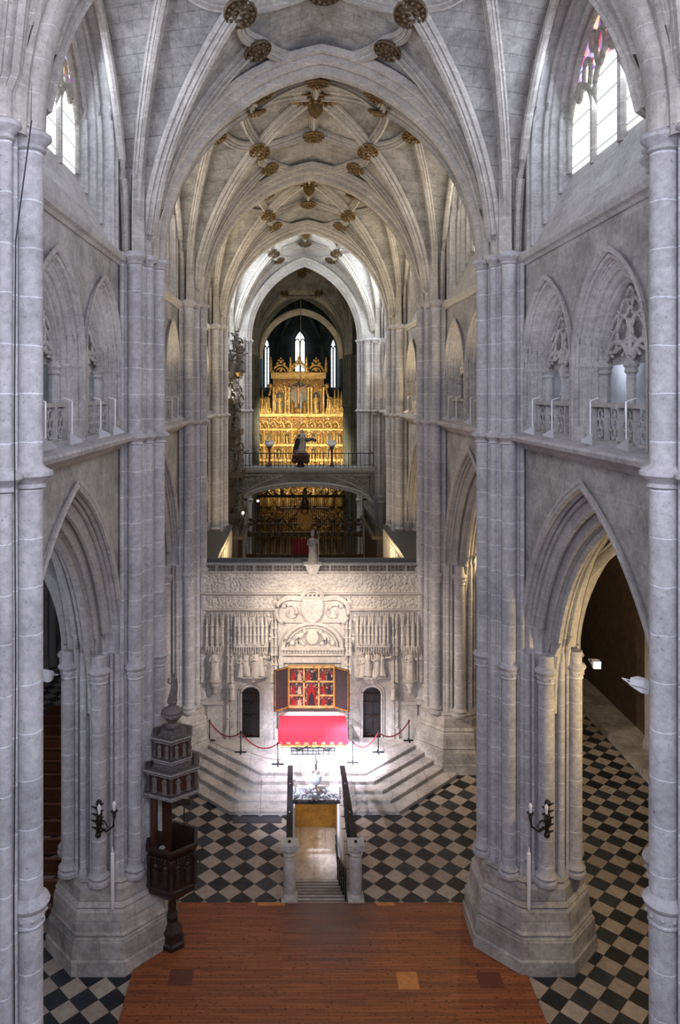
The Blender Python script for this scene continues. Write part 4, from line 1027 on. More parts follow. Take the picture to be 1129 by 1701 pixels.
# ------------------------------------------------------------------ timber platform in front
e = empty('board_floor'); tag(e, 'reddish brown board floor covering the middle of the nave in the foreground', 'platform')
def under(x, y): return True
m = MB(); m.prism([(-5.62, 8), (6.0, 8), (6.0, 22.3), (6.0, 25.02), (-5.62, 25.02)], .004, .07); m.build('boards', 'board_wood', e, smooth=False)
m = MB(); m.box(2.15, 2.75, 21.35, 22.0, .07, .078); m.box(-2.05, -1.15, 24.85, 25.02, .07, .078); m.box(1.9, 2.5, 24.85, 25.02, .07, .078); m.build('pale_hatch', 'board_light', e, smooth=False)
m = MB(); m.box(-4.5, -3.8, 21.5, 22.1, .07, .075); m.box(4.5, 5.2, 21.4, 22.0, .07, .074); m.build('dark_hatch', 'board_dark', e, smooth=False)

# ------------------------------------------------------------------ pulpit
pu = empty('pulpit', (-4.62, 23.15, 0)); tag(pu, 'dark carved wooden pulpit with a two-tier canopy beside the left pier', 'pulpit')
def hexr(R, z, rot=pi/6): return [(R*cos(rot+pi*k/3), R*sin(rot+pi*k/3), z) for k in range(6)]
RO = pi/6+.12
m = MB(); m.loft([hexr(R, z, RO) for R, z in ((.42, .07), (.42, .2), (.36, .26), (.33, .52), (.24, .66), (.16, .8), (.2, .95), (.13, 1.1), (.15, 1.3), (.12, 1.5))]); m.build('pedestal', 'pulpit_wood', pu, ang=20)
m = MB(); m.loft([hexr(R, z, RO) for R, z in ((.12, 1.5), (.35, 1.6), (.55, 1.78), (.74, 1.9), (.80, 1.98), (.8, 2.1), (.76, 2.14), (.76, 3.1), (.82, 3.2), (.9, 3.3), (.9, 3.38), (.78, 3.38), (.72, 3.2), (.70, 2.2), (.01, 2.15))]); m.build('tub', 'pulpit_wood', pu, ang=20)
for k in range(6):
    if k in (2,): continue
    a = RO+pi*k/3; m = MB(); m.lathe([(.04, 2.14), (.075, 2.2), (.045, 2.3), (.06, 2.6), (.04, 2.65), (.06, 2.95), (.08, 3.05), (.05, 3.12)], (.80*cos(a), .80*sin(a), 0), 8); m.build('corner_column', 'pulpit_wood', pu)
    a2 = a+pi/6; m = MB()
    for q in (-1, 1):
        c_ = Vector((.67*cos(a2)-q*.17*sin(a2), .67*sin(a2)+q*.17*cos(a2), 2.28)); figure(m, c_, .72, a2, 'front')
    for i in range(6): m.ball((.68*cos(a2)-(-.3+.12*i)*sin(a2), .68*sin(a2)+(-.3+.12*i)*cos(a2), 3.06), .045, n=5)
    m.build('carved_panel', 'pulpit_wood', pu)
m = MB(); m.box(-.62, -.52, -.32, .42, 2.2, 5.0); m.transform(lambda x, y, z: (x, y, z)); m.build('back_panel', 'pulpit_red', pu, smooth=False)
m = MB(); m.box(-.52, -.1, .5, .56, 2.2, 4.4); m.build('door', 'pulpit_red', pu, smooth=False)
m = MB(); m.tube([(.34, .2, 3.38), (.34, .2, 4.35)], .02, 6); m.box(.1, .55, .05, .35, 4.33, 4.37); m.build('book_rest', 'bronze', pu)
def tier(z0, z1, R, nm):
    m = MB(); m.loft([hexr(r, z, RO) for r, z in ((R*.75, z0-.06), (R*.98, z0-.02), (R*1.04, z0+.05), (R*1.02, z0+.1), (R*.9, z0+.12), (R*.86, z0+.16), (R*.84, z1-.16), (R*.92, z1-.12), (R*1.04, z1-.07), (R*1.07, z1), (R*1.0, z1+.03), (R*.86, z1+.03), (R*.78, z1-.06), (R*.3, z1-.1))]); t_ = m.build(nm, 'pulpit_grey', pu, ang=20)
    for zz, rr in ((z1+.0, 1.09), (z1-.1, .99), (z0+.06, 1.06), (z0-.02, .99)):
        m = MB(); m.tube([(R*rr*cos(RO+pi*k/3), R*rr*sin(RO+pi*k/3), zz) for k in range(6)], .026, 6, True); m.build('rim', 'dusty_wood', t_)
    for k in range(6):
        a = RO+pi*k/3+pi/6; h = z1-z0-.3
        m = MB(); m.loft([[(d*cos(a)-q*sin(a), d*sin(a)+q*cos(a), z) for d, q, z in ((R*.74, -R*.38, z0+.14), (R*.74, R*.38, z0+.14), (R*.74, R*.38, z1-.14), (R*.74, -R*.38, z1-.14))], [(d*cos(a)-q*sin(a), d*sin(a)+q*cos(a), z) for d, q, z in ((R*.765, -R*.38, z0+.14), (R*.765, R*.38, z0+.14), (R*.765, R*.38, z1-.14), (R*.765, -R*.38, z1-.14))]])
        m.build('red_ground', 'pulpit_red', t_, smooth=False)
        m = MB()
        for q in (-1, 1): figure(m, (R*.80*cos(a)-q*R*.2*sin(a), R*.80*sin(a)+q*R*.2*cos(a), z0+.13), h*1.08, a, 'front', fold=.12)
        m.build('relief_figure', 'dusty_figure', t_)
        a = RO+pi*k/3; m = MB(); m.lathe([(.05, z0+.1), (.07, z0+.16), (.045, z0+.2), (.05, z1-.2), (.08, z1-.12), (.05, z1-.06)], (R*.93*cos(a), R*.93*sin(a), 0), 8); m.build('colonnette', 'pulpit_grey', t_)
tier(4.95, 5.72, .88, 'lower_canopy'); tier(5.92, 6.62, .64, 'upper_canopy')
m = MB(); m.loft([hexr(r, z, RO) for r, z in ((.72, 5.68), (.6, 5.85), (.58, 5.95))]); m.loft([hexr(r, z, RO) for r, z in ((.56, 6.6), (.40, 6.72), (.36, 6.8), (.2, 6.84))]); m.build('canopy_roof', 'pulpit_grey', pu, ang=20)
m = MB(); m.lathe([(.2, 6.8), (.22, 6.86), (.1, 6.92), (.2, 7.02), (.33, 7.16), (.30, 7.24), (.34, 7.3), (.2, 7.4), (.1, 7.46), (.14, 7.52), (.17, 7.6), (.08, 7.68)], n=16)
for k in range(10): m.ball((.3*cos(k*.628), .3*sin(k*.628), 7.2), .06, n=5)
m.build('urn', 'dusty_figure', pu)
m = MB(); figure(m, (0, 0, 7.66), .80, -pi/2, 'staff', fold=.14, lean=1.2); m.build('finial_figure', 'dusty_figure', pu)

# ------------------------------------------------------------------ sconces, candles, floodlights
def at(px, py, Y): return (CX+(px-VX)*Y/F, Y, CZ-(py-VY)*Y/F)
def sconce(s, px, py, wd):
    X, Y, Z = at(px, py, 22.02); e = empty('wall_sconce', (X, Y, Z)); tag(e, 'dark iron wall sconce with two bulbs on the %s pier' % wd, 'sconce', 'pier sconces')
    m = MB(); m.tube([(0, 0, -.55), (.02, 0, .4)], .055, 6); m.ball((0, 0, -.62), .09, n=6); m.ball((.03, 0, -.2), .13, .8, .8, 1.6, n=6); m.ball((.02, 0, .32), .09, n=6)
    for k in range(9): m.tube([(0, 0, .25-.1*k), (.18*(-1)**k, -.08, .36-.1*k)], .05, 5, taper=.3)
    m.build('backplate', 'bronze', e)
    for q, (dx, dz) in enumerate(((-.08*s, .18), (s*-.55, .22) if s > 0 else (.52, .28))):
        m = MB(); m.tube([(0, 0, -.35), (dx*.5, -.12, -.45), (dx*.95, -.2, -.25), (dx, -.2, dz-.1)], .032, 6); m.lathe([(.03, -.2), (.06, -.12), (.04, -.08), (.11, 0), (.06, .02)], (dx, -.2, dz-.08), 8); m.tube([(0, 0, -.2), (dx*.4, -.1, -.15), (dx*.6, -.12, -.32), (dx*.4, -.1, -.4)], .022, 5); m.build('arm', 'bronze', e)
        m = MB(); m.lathe([(.04, 0), (.04, .08), (.055, .14), (.06, .2), (.01, .28)], (dx, -.2, dz-.06), 8); m.build('bulb', 'wax', e)
sconce(-1, 163, 1352, 'left'); sconce(1, 908, 1352, 'right')
for px, wd in ((187, 'left'), (878, 'right')):
    X, Y, Z = at(px, 1512, 21.72); e = empty('long_candle', (X, Y, Z)); tag(e, 'long white candle hanging upright against the plinth of the %s pier' % wd, 'candle', 'long pier candles')
    m = MB(); m.lathe([(.015, 0), (.055, .08), (.06, 1.62), (.055, 1.66), (.01, 1.68)], n=10); m.build('stick', 'wax', e)
    m = MB(); m.lathe([(.02, 1.66), (.03, 1.72), (.005, 1.85)], n=6); m.build('wick', 'wax', e)
    for zz in (.55, 1.25): m = MB(); m.tube([(0, .05, zz), (0, .32, zz)], .012, 5); m.build('holder', 'iron', e)
def flood(loc, aim, lit, label, sz=.16):
    e = empty('floodlight', loc); d = (Vector(aim)-Vector(loc)).to_track_quat('Z', 'Y').to_euler(); e.rotation_euler = d
    m = MB(); m.loft([[(-sz*k, -sz*k, z), (sz*k, -sz*k, z), (sz*k, sz*k, z), (-sz*k, sz*k, z)] for k, z in ((.6, -.2), (1, -.05), (1, .08))]); m.tube([(-sz-.02, 0, 0), (-sz-.02, 0, -.3), (sz+.02, 0, -.3), (sz+.02, 0, 0)], .015, 5); m.build('housing', 'white_enamel', e, smooth=False)
    m = MB(); m.box(-sz*.9, sz*.9, -sz*.9, sz*.9, .08, .09); m.build('lens', 'lamp_glow' if lit else 'glass_globe', e, smooth=False); tag(e, label, 'floodlight')
flood(at(990, 1103, 22.4), (7.6, 10, 7.5), True, 'lit white floodlight fixed to the collar of the right pier in the aisle arch', .11)
flood(at(1066, 1138, 13.2), (14, 14, 9.5), False, 'unlit white floodlight beside the nearest right pier', .11)
flood(at(77, 1122, 22.3), (-12, 15, 10), False, 'white floodlight fixed to the collar of the left pier over the aisle')
flood(at(722, 864, 35.0), (0, 20, 10), True, 'small glowing lamp on the pier right of the screen, level with its top', .07)
flood(at(403, 852, 49.9), (0, 30, 12), True, 'small glowing lamp below the organ', .08)
flood(at(428, 832, 60), (0, 30, 12), True, 'small glowing lamp at the foot of the far left pier', .08)
# cables down the near left pier
m = MB(); m.tube([at(75, 2, 11.2)[0:1]+(10.62,)+(21.0,), at(26, 400, 10.75), at(24, 700, 10.75), at(26, 1100, 10.75), at(23, 1500, 10.75), at(24, 1750, 10.75)], .010, 4)
tag(m.build('cable', 'iron'), 'thin dark cable running down the nearest left pier', 'cable')

# ------------------------------------------------------------------ pews in the left aisle
p0 = None
for k in range(13):
    y = 24.8+k*1.15
    if p0 is None:
        p0 = empty('church_pew'); 
        m = MB(); m.box(-2.3, 2.3, -.05, .38, .42, .47); m.build('seat', 'pew_wood', p0, smooth=False)
        m = MB(); m.box(-2.3, 2.3, -.12, -.07, .55, .98); m.box(-2.34, 2.34, -.17, -.03, .98, 1.03); m.build('backrest', 'pew_wood', p0, smooth=False)
        m = MB(); m.box(-2.3, 2.3, -.5, -.3, .14, .2); m.build('kneeler', 'pew_wood', p0, smooth=False)
        for s in (-1, 1): m = MB(); m.box(s*2.3-.04, s*2.3+.04, -.5, .42, 0, .72); m.build('end_panel', 'pew_wood', p0, smooth=False)
        o = p0
    else: o = copy_tree(p0, name='church_pew')
    o.location = (-11.0-.02*k, y, 0)
    tag(o, 'brown wooden pew glimpsed in the left aisle beyond the pier', 'pew', 'pews in the left aisle')
# dark altarpiece in right aisle
e = empty('aisle_altarpiece', (16.1, 31.5, 0)); tag(e, 'tall dark wooden altarpiece against the outer wall of the right aisle', 'altarpiece')
m = MB(); m.box(-.5, .25, -1.9, 1.9, 0, 1.2); m.box(-.3, .25, -1.6, 1.6, 1.2, 5.6); m.box(-.55, .25, -1.9, 1.9, 5.6, 6.0); m.build('case', 'dark_wood', e, smooth=False)
for q in (-1.3, -.6, .6, 1.3): m = MB(); m.lathe([(.16, 1.2), (.12, 1.4), (.12, 5.3), (.18, 5.6)], (-.4, q, 0), 10); m.build('column', 'dark_wood', e)
m = MB(); m.loft([[(xx, y_, 6.0+z_) for y_, z_ in arc(1.2, 1.2, 8)] for xx in (-.35, .2)]); m.build('pediment', 'dark_wood', e)
m = MB(); m.box(14.7, 16.4, 26, 44, 0, .35); tag(m.build('aisle_step', 'plinth_stone', smooth=False), 'long low stone step along the outer wall of the right aisle', 'step')

# ------------------------------------------------------------------ choir behind the screen
ZT = 9.05
for s, sd in ((-1, 'left'), (1, 'right')):
    e = empty('choir_parapet'); tag(e, 'pale carved parapet wall along the %s side of the choir, behind the screen' % sd, 'parapet', 'choir side parapets')
    def bx(x0, x1, y0, y1, z0, z1, nm, mt):
        m = MB(); m.box(min(s*x0, s*x1), max(s*x0, s*x1), y0, y1, z0, z1); m.build(nm, mt, e, smooth=False)
    bx(4.66, 4.93, 36.3, 46.0, 4, 8.95, 'panelled_wall', 'cream_wall'); bx(4.6, 4.95, 36.3, 46.0, 8.95, 9.06, 'coping', 'slate'); bx(4.95, 6.85, 37.2, 45.2, 8.5, 8.8, 'walkway', 'slate')
    m = MB()
    for k in range(3):
        y = 37.6+k*3; m.box(min(s*4.2, s*4.75), max(s*4.2, s*4.66), y-.35, y+.35, 6.9, 7.05); m.lathe([(.05, 6.4), (.2, 6.75), (.22, 6.9)], (s*4.55, y, 0), 8)
    m.build('bracket', 'cream_wall', e)
    m = MB()
    for k in range(8): m.box(min(s*4.60, s*4.66), max(s*4.60, s*4.66), 36.6+k*1.15, 36.6+k*1.15+.9, 7.4, 8.7)
    m.build('carved_panels', 'carved_stone', e)
    e = empty('choir_stalls'); tag(e, 'dark wooden stall canopy and rail running back along the %s side of the choir' % sd, 'choir stalls', 'choir stalls')
    YE = 50.4 if s < 0 else 54.2; bx(4.3, 4.8, 46.2, YE, 0, 8.1, 'stall_back', 'dark_wood'); bx(4.0, 4.8, 46.2, YE, 8.1, 8.3, 'canopy', 'organ_wood')
    m = MB()
    for k in range(int((YE-46.3)/.5)): m.tube([(s*4.2, 46.3+k*.5, 8.3), (s*4.2, 46.3+k*.5, 9.0)], .03, 5)
    m.tube([(s*4.2, 46.2, 9.0), (s*4.2, YE, 9.0)], .06, 6); m.build('rail', 'iron', e)
# near reja (dark, with crest and shield)
def reja(name, Y, hw, z0, z1, nb, mats, crest_h, label, beams, shield=True):
    e = empty(name, (0, Y, 0)); tag(e, label, 'grille')
    for k in range(nb):
        x = -hw+2*hw*k/(nb-1); m = MB()
        m.lathe([(.028, z0), (.028, z0+.4*(z1-z0)), (.06, z0+.45*(z1-z0)), (.028, z0+.5*(z1-z0)), (.028, z1)], (x, 0, 0), 5); m.build('bar', mats[0], e)
    for z, h in beams:
        m = MB(); m.box(-hw, hw, -.12, .12, z, z+h)
        for k in range(int(hw*4)): m.ball((-hw+.25+k*.5, -.14, z+h/2), min(h*.4, .12), n=5)
        m.build('beam', mats[1], e)
    m = MB()
    for s in (-1, 1):
        for j, (cx_, r) in enumerate(((.75, .5), (1.7, .42), (2.5, .5), (3.3, .36), (4.1, .42))):
            if cx_ > hw-.2: continue
            m.tube([(s*(cx_+r*(1-.7*i/20)*cos(-1.2+6.5*i/20)), 0, z1+.35+crest_h*.22+r*(1-.7*i/20)*sin(-1.2+6.5*i/20)) for i in range(21)], .07, 6, taper=.6)
            m.tube([(s*(cx_+.3*sin(5*t)), 0, z1+.2+crest_h*(.75-.1*j)*t) for t in [i/8 for i in range(9)]], .06, 5, taper=.3)
            m.ball((s*cx_, 0, z1+.2+crest_h*(.75-.1*j)), .12, n=6)
            if j % 2: pinnacle(m, s*(cx_+.45), 0, z1+.1, z1+crest_h*(.7-.05*j), .13)
    m.build('crest', mats[1], e)
    if shield:
        m = MB(); m.loft([[(x*.55, yy, z1+crest_h*.42+z*.6) for x, z in ((-1, 1), (1, 1), (1, -.2), (.6, -.8), (0, -1.15), (-.6, -.8), (-1, -.2))] for yy in (-.15, 0)]); m.ball((0, -.05, z1+crest_h*.42+.75), .3, n=8); m.build('shield', 'gold_dark', e)
        m = MB(); m.box(-1.9, 1.9, -.15, .15, z1+crest_h*.75, z1+crest_h*.75+.15); m.lathe([(.5, 0), (.25, .3), (.3, .5), (.12, .9), (.2, 1.2), (.05, 1.6)], (0, 0, z1+crest_h*.78), 10); m.build('pediment', mats[1], e)
    return e
plain('reja_dark', (.055, .038, .022), .45, .5, 8, .4)
plain('reja_gilt', (.16, .09, .03), .4, .7, 8, .5)
rj = reja('choir_grille', 56.75, 4.45, 2.5, 6.4, 40, ('reja_dark', 'reja_dark'), 2.6, 'dark wrought iron grille with scrolled crest and shield behind the bishop statue', ((4.6, .35), (6.3, .35), (7.2, .12)))
reja('chancel_grille', 80.3, 4.7, 1.0, 6.1, 44, ('reja_dark', 'reja_dark'), 1.4, 'tall dark iron grille in front of the lower golden altarpiece, under the bridge', ((6.0, .3), (3.2, .15)), False)
m = MB(); m.box(-.95, .95, .03, .1, 4.6, 6.1); m.build('red_hanging', 'rope_red', rj, smooth=False)

# bridge over the choir
e = empty('tribune_bridge', (0, 55.4, 0)); tag(e, 'grey carved stone bridge with a flat arch spanning the choir', 'bridge')
zt = 11.55; m = MB(); N = 24; hw = 4.95
low = [(-hw+2*hw*k/N, 8.9+1.55*sqrt(max(0, 1-((-hw+2*hw*k/N)/(hw+.02))**2))) for k in range(N+1)]
for yy in (-.9, .9):
    for (xa, za), (xb, zb) in zip(low, low[1:]): m.quad((xa, yy, za), (xb, yy, zb), (xb, yy, zt), (xa, yy, zt))
for (xa, za), (xb, zb) in zip(low, low[1:]): m.quad((xa, -.9, za), (xb, -.9, zb), (xb, .9, zb), (xa, .9, za))
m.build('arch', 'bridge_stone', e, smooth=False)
m = MB(); m.box(-hw-.1, hw+.1, -1.1, 1.1, zt, zt+.22); m.box(-hw, hw, -1.0, 1.0, zt-.14, zt); m.tube([(x, -.95, z+.16) for x, z in low], .12, 6); m.tube([(x, -.95, z-.02) for x, z in low], .09, 6)
for s in (-1, 1): m.box(s*4.6-.3, s*4.6+.3, -.6, .6, 6, 9.3)
m.build('cornice', 'bridge_light', e, smooth=False)
for s in (-1, 1):
    m = MB(); m.tube([(s*x, -.93, z) for x, z in ((4.7, 11.2), (1.6, 11.2), (2.4, 10.95), (3.4, 10.55), (4.7, 9.8))], .06, 5, True)
    for q in range(5): m.tube([(s*(4.3-.45*q+.2*cos(t*6)*(1-t)), -.93, 10.75+.05*q+.2*sin(t*6)*(1-t)) for t in [i/8 for i in range(9)]], .05, 5)
    m.build('spandrel_carving', 'bridge_light', e)
m = MB(); m.tube([(-hw, -1, zt+1.25), (hw, -1, zt+1.25)], .035, 5); m.tube([(-hw, -1, zt+.38), (hw, -1, zt+.38)], .025, 5)
for s in (-1, 1): m.tube([(s*hw, -1, zt+1.25), (s*hw, 1, zt+1.25)], .035, 5)
m.build('rail', 'iron', e)
for k in range(34):
    x = -hw+2*hw*k/33; m = MB(); m.tube([(x, -1, zt+.22), (x, -1, zt+1.25)], .022, 4); m.build('railing_bar', 'iron', e)
# statue on a cloud, two torches
v = empty('cloud_statue', (at(499, 740, 54.8)[0], 54.9, zt+.22)); tag(v, 'dark statue of a draped figure with a billowing cloak on a cloud, on the bridge', 'statue')
m = MB(); m.lathe([(.25, 0), (.32, .1), (.2, .3), (.35, .4)], n=12); m.build('pedestal', 'iron', v)
m = MB()
for k in range(16):
    a = k*2.4; m.ball((.42*cos(a), .25*sin(a), .75+.28*sin(k*1.3)), .27, n=6)
m.ball((0, 0, .75), .55, 1, .7, .8); m.build('cloud', 'cloud_brown', v)
m = MB(); figure(m, (.05, 0, 1.0), 1.75, -pi/2, 'out' if 0 else 'front', lean=1.2, fold=.12); m.build('body', 'figure_grey', v)
m = MB(); m.loft([[(x0_, y_, z_) for x0_, y_, z_ in r] for r in (
    [(.10, .05, 2.55), (-.22, .1, 2.3), (-.42, .1, 1.8), (-.60, .1, 1.1)], [(.12, .15, 2.6), (-.15, .22, 2.3), (-.2, .25, 1.8), (-.25, .25, 1.0)], [(.2, .12, 2.5), (.35, .15, 2.1), (.3, .2, 1.7), (.15, .2, 1.1)])], False)
m.tube([(.2, 0, 2.1), (.55, 0, 1.95), (.85, 0, 2.05), (1.05, 0, 1.95)], .17, 7, taper=.6); m.ball((1.05, 0, 1.95), .13, n=6)
m.build('cloak', 'figure_dark', v)
for px, wd in ((447, 'left'), (551, 'right')):
    t_ = empty('torch_stand', (at(px, 760, 54.8)[0], 54.9, zt+.22)); tag(t_, 'dark red torch stand with a glass bowl on the %s half of the bridge' % wd, 'torch', 'bridge torches')
    m = MB(); m.lathe([(.22, 0), (.16, .15), (.07, .3), (.06, 1.1), (.12, 1.15), (.06, 1.22), (.2, 1.5)], n=10); m.build('stem', 'cloud_brown', t_)
    m = MB(); m.lathe([(.2, 1.5), (.34, 1.65), (.3, 1.9), (.33, 1.95)], n=12); m.build('bowl', 'glass_globe', t_)

# organ on the left
og = empty('organ', (-4.95, 52.5, 0)); tag(og, 'tall ornate organ with carved statues on the left, behind the piers', 'organ')
m = MB()
for z0, z1, a, b in ((5.5, 8.6, .75, 1.4), (8.6, 9.0, 1.0, 1.7), (9.0, 11.4, .55, 1.3), (11.4, 11.8, .95, 1.7), (11.8, 14.2, .6, 1.5), (14.2, 14.6, .85, 1.7), (14.6, 18.2, .5, 1.2), (18.2, 18.6, .8, 1.4)): m.box(-.8, -.8+a*1.5, -b, b, z0, z1)
m.build('case', 'organ_wood', og, smooth=False)
for z in (8.9, 11.7, 14.5, 18.5):
    m = MB()
    for k in range(6): m.lathe([(.05, -.2), (.16, -.05), (.2, .05), (.05, .12)], (.3, -1.4+k*.56, z), 8)
    m.build('gilt_moulding', 'gold_dark', og)
for k in range(7):
    m = MB(); y = -1.05+k*.35; h = 2.6-.25*abs(k-3); m.lathe([(.02, 14.6), (.11, 14.9), (.11, 14.9+h), (.09, 14.9+h)], (.12, y, 0), 8); m.build('pipe', 'organ_pipe', og)
for i, (x, y, z, h) in enumerate(((.15, -1.5, 14.6, 1.5), (.35, -.9, 18.6, 1.5), (.2, 0, 18.7, 2.2), (.3, 1.0, 18.6, 1.4), (.4, -1.5, 11.8, 1.6), (.35, -1.4, 9.0, 1.5), (-.3, -1.6, 11.8, 1.7), (-.35, -1.5, 14.6, 1.7), (-.3, -1.2, 18.6, 1.6), (.2, -1.7, 16.4, 1.3), (-.3, -1.5, 16.8, 1.2), (.0, -.3, 20.4, 1.2))):
    m = MB(); figure(m, (x, y, z), h, -pi/2+.3, ['front', 'out', 'staff'][i % 3], lean=1)
    for q in range(7): m.ball((x+.26*cos(q*2), y-.1, z+h*(.1+.14*q)), .09, n=6)
    m.build('carved_figure', 'organ_figure', og)
m = MB()
for k in range(22):
    z = 9+k*.55; m.tube([(.1+.35*sin(k)+.25*cos(t*6), -1.45-.1*sin(t*5), z+.4*sin(t*6)) for t in [i/8 for i in range(9)]], .06, 5, taper=.5)
m.build('scrollwork', 'organ_wood', og)

# ------------------------------------------------------------------ high altarpiece (retable)
YR = 88.0; KR = F/YR
rx = lambda px: CX+(px-VX)/KR
rz_ = lambda py: CZ-(py-VY)/KR
rt = empty('golden_altarpiece', (0, YR, 0)); tag(rt, 'huge golden carved altarpiece with niches and crucifix at the far end', 'altarpiece')
def rb(a, b, t_, bt, o0, o1, nm, mt, sm=False):
    m = MB(); m.box(rx(a), rx(b), -o1, -o0, rz_(bt), rz_(t_)); return m.build(nm, mt, rt, smooth=sm)
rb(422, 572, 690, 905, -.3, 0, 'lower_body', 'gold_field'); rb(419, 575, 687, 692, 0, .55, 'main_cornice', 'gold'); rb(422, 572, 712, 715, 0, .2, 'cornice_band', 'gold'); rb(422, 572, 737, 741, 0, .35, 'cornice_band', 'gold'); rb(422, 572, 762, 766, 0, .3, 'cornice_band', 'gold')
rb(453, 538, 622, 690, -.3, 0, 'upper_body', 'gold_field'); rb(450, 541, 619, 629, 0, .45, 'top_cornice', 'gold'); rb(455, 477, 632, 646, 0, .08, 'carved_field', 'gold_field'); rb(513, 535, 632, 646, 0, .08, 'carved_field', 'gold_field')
for pxs in (454, 474, 480, 512, 517, 537):
    m = MB(); m.lathe([(.28, rz_(688)), (.28, rz_(685)), (.17, rz_(682)), (.15, rz_(650)), (.27, rz_(645)), (.27, rz_(643))], (rx(pxs), -.25, 0), 10); m.build('column', 'gold', rt)
def niche(a, b, t_, bt, nm='niche', mt='painting_dark', fig=True, fm='gold'):
    xa, xb, za, zb = rx(a), rx(b), rz_(bt), rz_(t_); w_ = (xb-xa)/2; xm = (xa+xb)/2
    zs_ = zb-w_ if zb-za > 2.2*w_ else zb-.3*w_
    o_ = opening(xm, w_, za, zs_, zb, 6)
    m = MB(); m.loft([[(x, yy, z) for x, z in o_] for yy in (-.03, 0)]); n_ = m.build(nm, mt, rt, smooth=False)
    m = MB(); m.tube([(x, -.08, z) for x, z in o_], .09, 5); m.build('niche_frame', 'gold', n_)
    if fig: m = MB(); figure(m, (xm, -.25, za), (zb-za)*.86, -pi/2+random.uniform(-.4, .4), random.choice(['front', 'staff', 'front']), lean=random.uniform(-1, 1)); m.build('niche_figure', fm, n_)
    return n_
niche(457, 472, 650, 686); niche(518, 533, 650, 686)
cn = niche(480, 512, 633, 687, mt='niche_painting', fig=False)
# crucifix
cx_ = rx(495.5); m = MB(); m.box(cx_-.14, cx_+.14, -.3, -.15, rz_(684), rz_(634)); m.box(cx_-1.25, cx_+1.25, -.3, -.15, rz_(643), rz_(640)); m.build('cross', 'dark_wood', cn, smooth=False)
m = MB(); zb_ = rz_(670)
m.loft([[(cx_+a*cos(t)+dx, -.42+b*sin(t), zb_+z) for t in [2*pi*k/10 for k in range(10)]] for z, a, b, dx in ((0, .1, .08, 0), (.5, .13, .1, .03), (.95, .17, .13, .05), (1.15, .2, .15, .02), (1.4, .16, .12, 0), (1.7, .22, .15, 0), (1.85, .17, .12, 0), (1.92, .06, .06, 0), (2.0, .1, .11, -.04), (2.12, .09, .1, -.05), (2.2, .02, .02, -.05))])
for s in (-1, 1): m.tube([(cx_+s*.15, -.42, zb_+1.8), (cx_+s*.6, -.38, zb_+1.95), (cx_+s*1.1, -.33, zb_+2.2)], .085, 6, taper=.6)
m.build('crucified_figure', 'flesh_paint', cn)
m = MB(); figure(m, (cx_-.7, -.3, rz_(686)), 1.5, -pi/2+.5); figure(m, (cx_+.7, -.3, rz_(686)), 1.5, -pi/2-.5); m.ball((cx_, -.3, rz_(682)), .35, 1.6, .6, 1); m.build('mourners', 'gold_dark', cn)
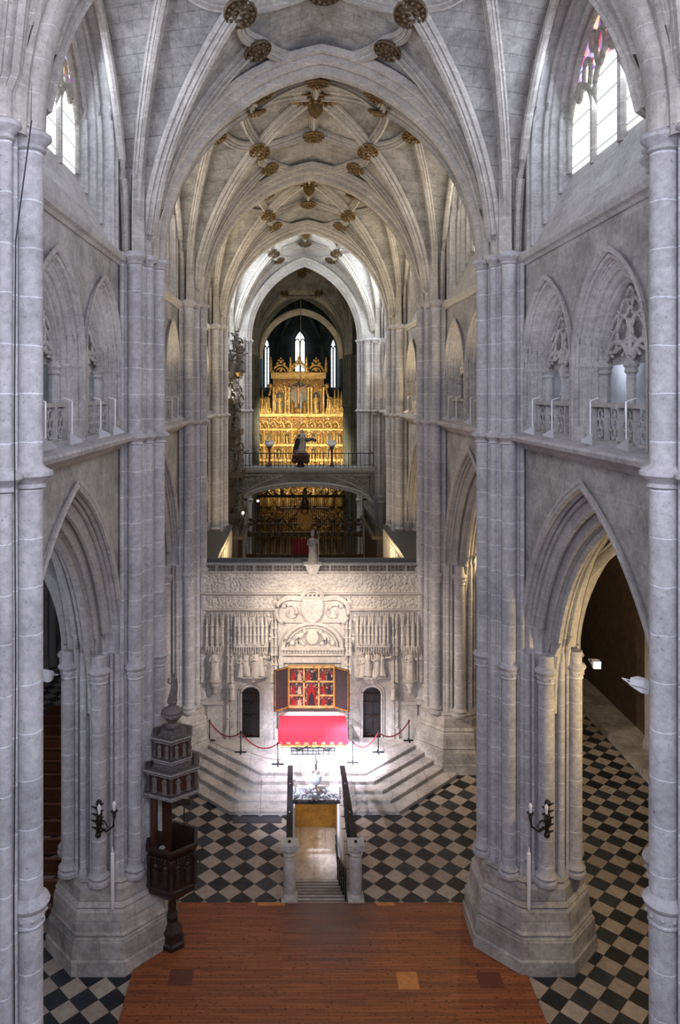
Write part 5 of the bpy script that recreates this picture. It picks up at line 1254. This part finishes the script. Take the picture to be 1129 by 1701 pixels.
# side scroll wings and pinnacles
for s in (-1, 1):
    X_ = lambda d: rx(495.5)+s*d/KR
    m = MB(); m.tube([(X_(44+10*(1-cos(t*pi/2)))-s*0, -.2, rz_(686-44*t**.8)) if 0 else (X_(62-16*sin(t*1.45)), -.2, rz_(685-42*t)) for t in [i/12 for i in range(13)]], .22, 6, taper=.5); m.ball((X_(47), -.2, rz_(641)), .3, n=6); m.build('scroll', 'gold', rt)
    niche(*sorted((495.5+s*62, 495.5+s*70)), 662, 685, mt='painting_dark')
    niche(*sorted((495.5+s*48, 495.5+s*56)), 660, 685, mt='gold_dark')
    m = MB()
    for d, t0 in ((60, 652), (71, 655), (66, 652)): pinnacle(m, X_(d), -.15, rz_(686), rz_(t0-5), .2)
    m.build('pinnacle', 'gold', rt)
    m = MB()
    for d in range(46, 75, 3): m.lathe([(.07, 0), (.12, .2), (.05, .45), (.08, .7)], (X_(d), -.35, rz_(688)), 6)
    m.build('baluster_row', 'gold', rt)
    # crest arch above
    m = MB(); xm = X_(29.5); z0 = rz_(619); m.tube([(xm+.9*cos(pi*k/12), -.15, z0+.9*sin(pi*k/12)) for k in range(13)], .13, 6); m.tube([(xm+.55*cos(pi*k/12), -.15, z0+.55*sin(pi*k/12)) for k in range(13)], .09, 6); m.ball((xm, -.1, z0+.3), .25, n=6)
    for q in (-1.15, 1.15): pinnacle(m, xm+q, -.15, z0, z0+1.9, .2)
    for a, b, r in ((0, 1.3, .2), (-.4, 1.05, .2), (.4, 1.05, .2), (0, 1.7, .13), (-.25, 1.45, .14), (.25, 1.45, .14)): m.ball((xm+a, -.1, z0+b), r, n=6)
    m.build('arched_crest', 'gold', rt)
m = MB(); z0 = rz_(619); a_ = rx(480); b_ = rx(512); c_ = (a_+b_)/2
m.tube([(a_, -.2, z0+.05), (c_, -.2, z0+1.05), (b_, -.2, z0+.05), (a_, -.2, z0+.05)], .12, 6)
for q in range(9): m.ball((a_+(b_-a_)*(q+.5)/9, -.15, z0+.4+1.05*(1-abs(q-4)/4.5)), .17+.04*(q % 2), n=6)
m.lathe([(.2, 1), (.25, 1.2), (.1, 1.5), (.15, 1.7), (.02, 2.0)], (c_, -.15, z0), 8); m.build('gable_crest', 'gold', rt)
# lower body rows
for px in range(427, 570, 13):
    if 484 <= px <= 500: continue
    m = MB(); xm = rx(px); z0 = rz_(712); m.tube([(xm+.42*cos(pi*k/8), -.1, z0+.1+.75*sin(pi*k/8)) for k in range(9)], .09, 5); m.ball((xm, -.08, z0+.35), .25, n=6); m.build('blind_arch', 'gold', rt)
big = niche(486, 506, 704, 760, mt='gold_dark')
alts = ['painting_dark', 'niche_painting', 'gold_dark', 'painting_dark', 'painting_dark', 'gold_dark', 'niche_painting', 'painting_dark']
for k, px in enumerate((426, 441, 458, 472, 516, 529, 543, 560)):
    niche(px, px+9.5, 720, 736, mt=alts[k], fig=alts[k] != 'niche_painting'); niche(px, px+9.5, 744, 761, mt='gold_dark' if k % 2 else 'painting_dark')
    niche(px, px+9.5, 800, 840, mt='painting_dark' if k % 2 else 'gold_dark')
for px in (423, 438, 453, 468, 484, 508, 525, 540, 555, 571):
    m = MB(); 
    for a, b in ((737, 716), (762, 741), (790, 767)): m.lathe([(.2, rz_(a)), (.13, rz_(a)+.25), (.13, rz_(b)-.3), (.2, rz_(b))], (rx(px), -.15, 0), 8)
    m.build('pilaster', 'gold', rt)
# hanging cord in front
m = MB(); m.tube([at(499.5, 498, 84), at(499.5, 706, 84)], .03, 4); tag(m.build('hanging_cord', 'figure_stone'), 'thin pale cord hanging from the far vault in front of the golden altarpiece', 'cord')
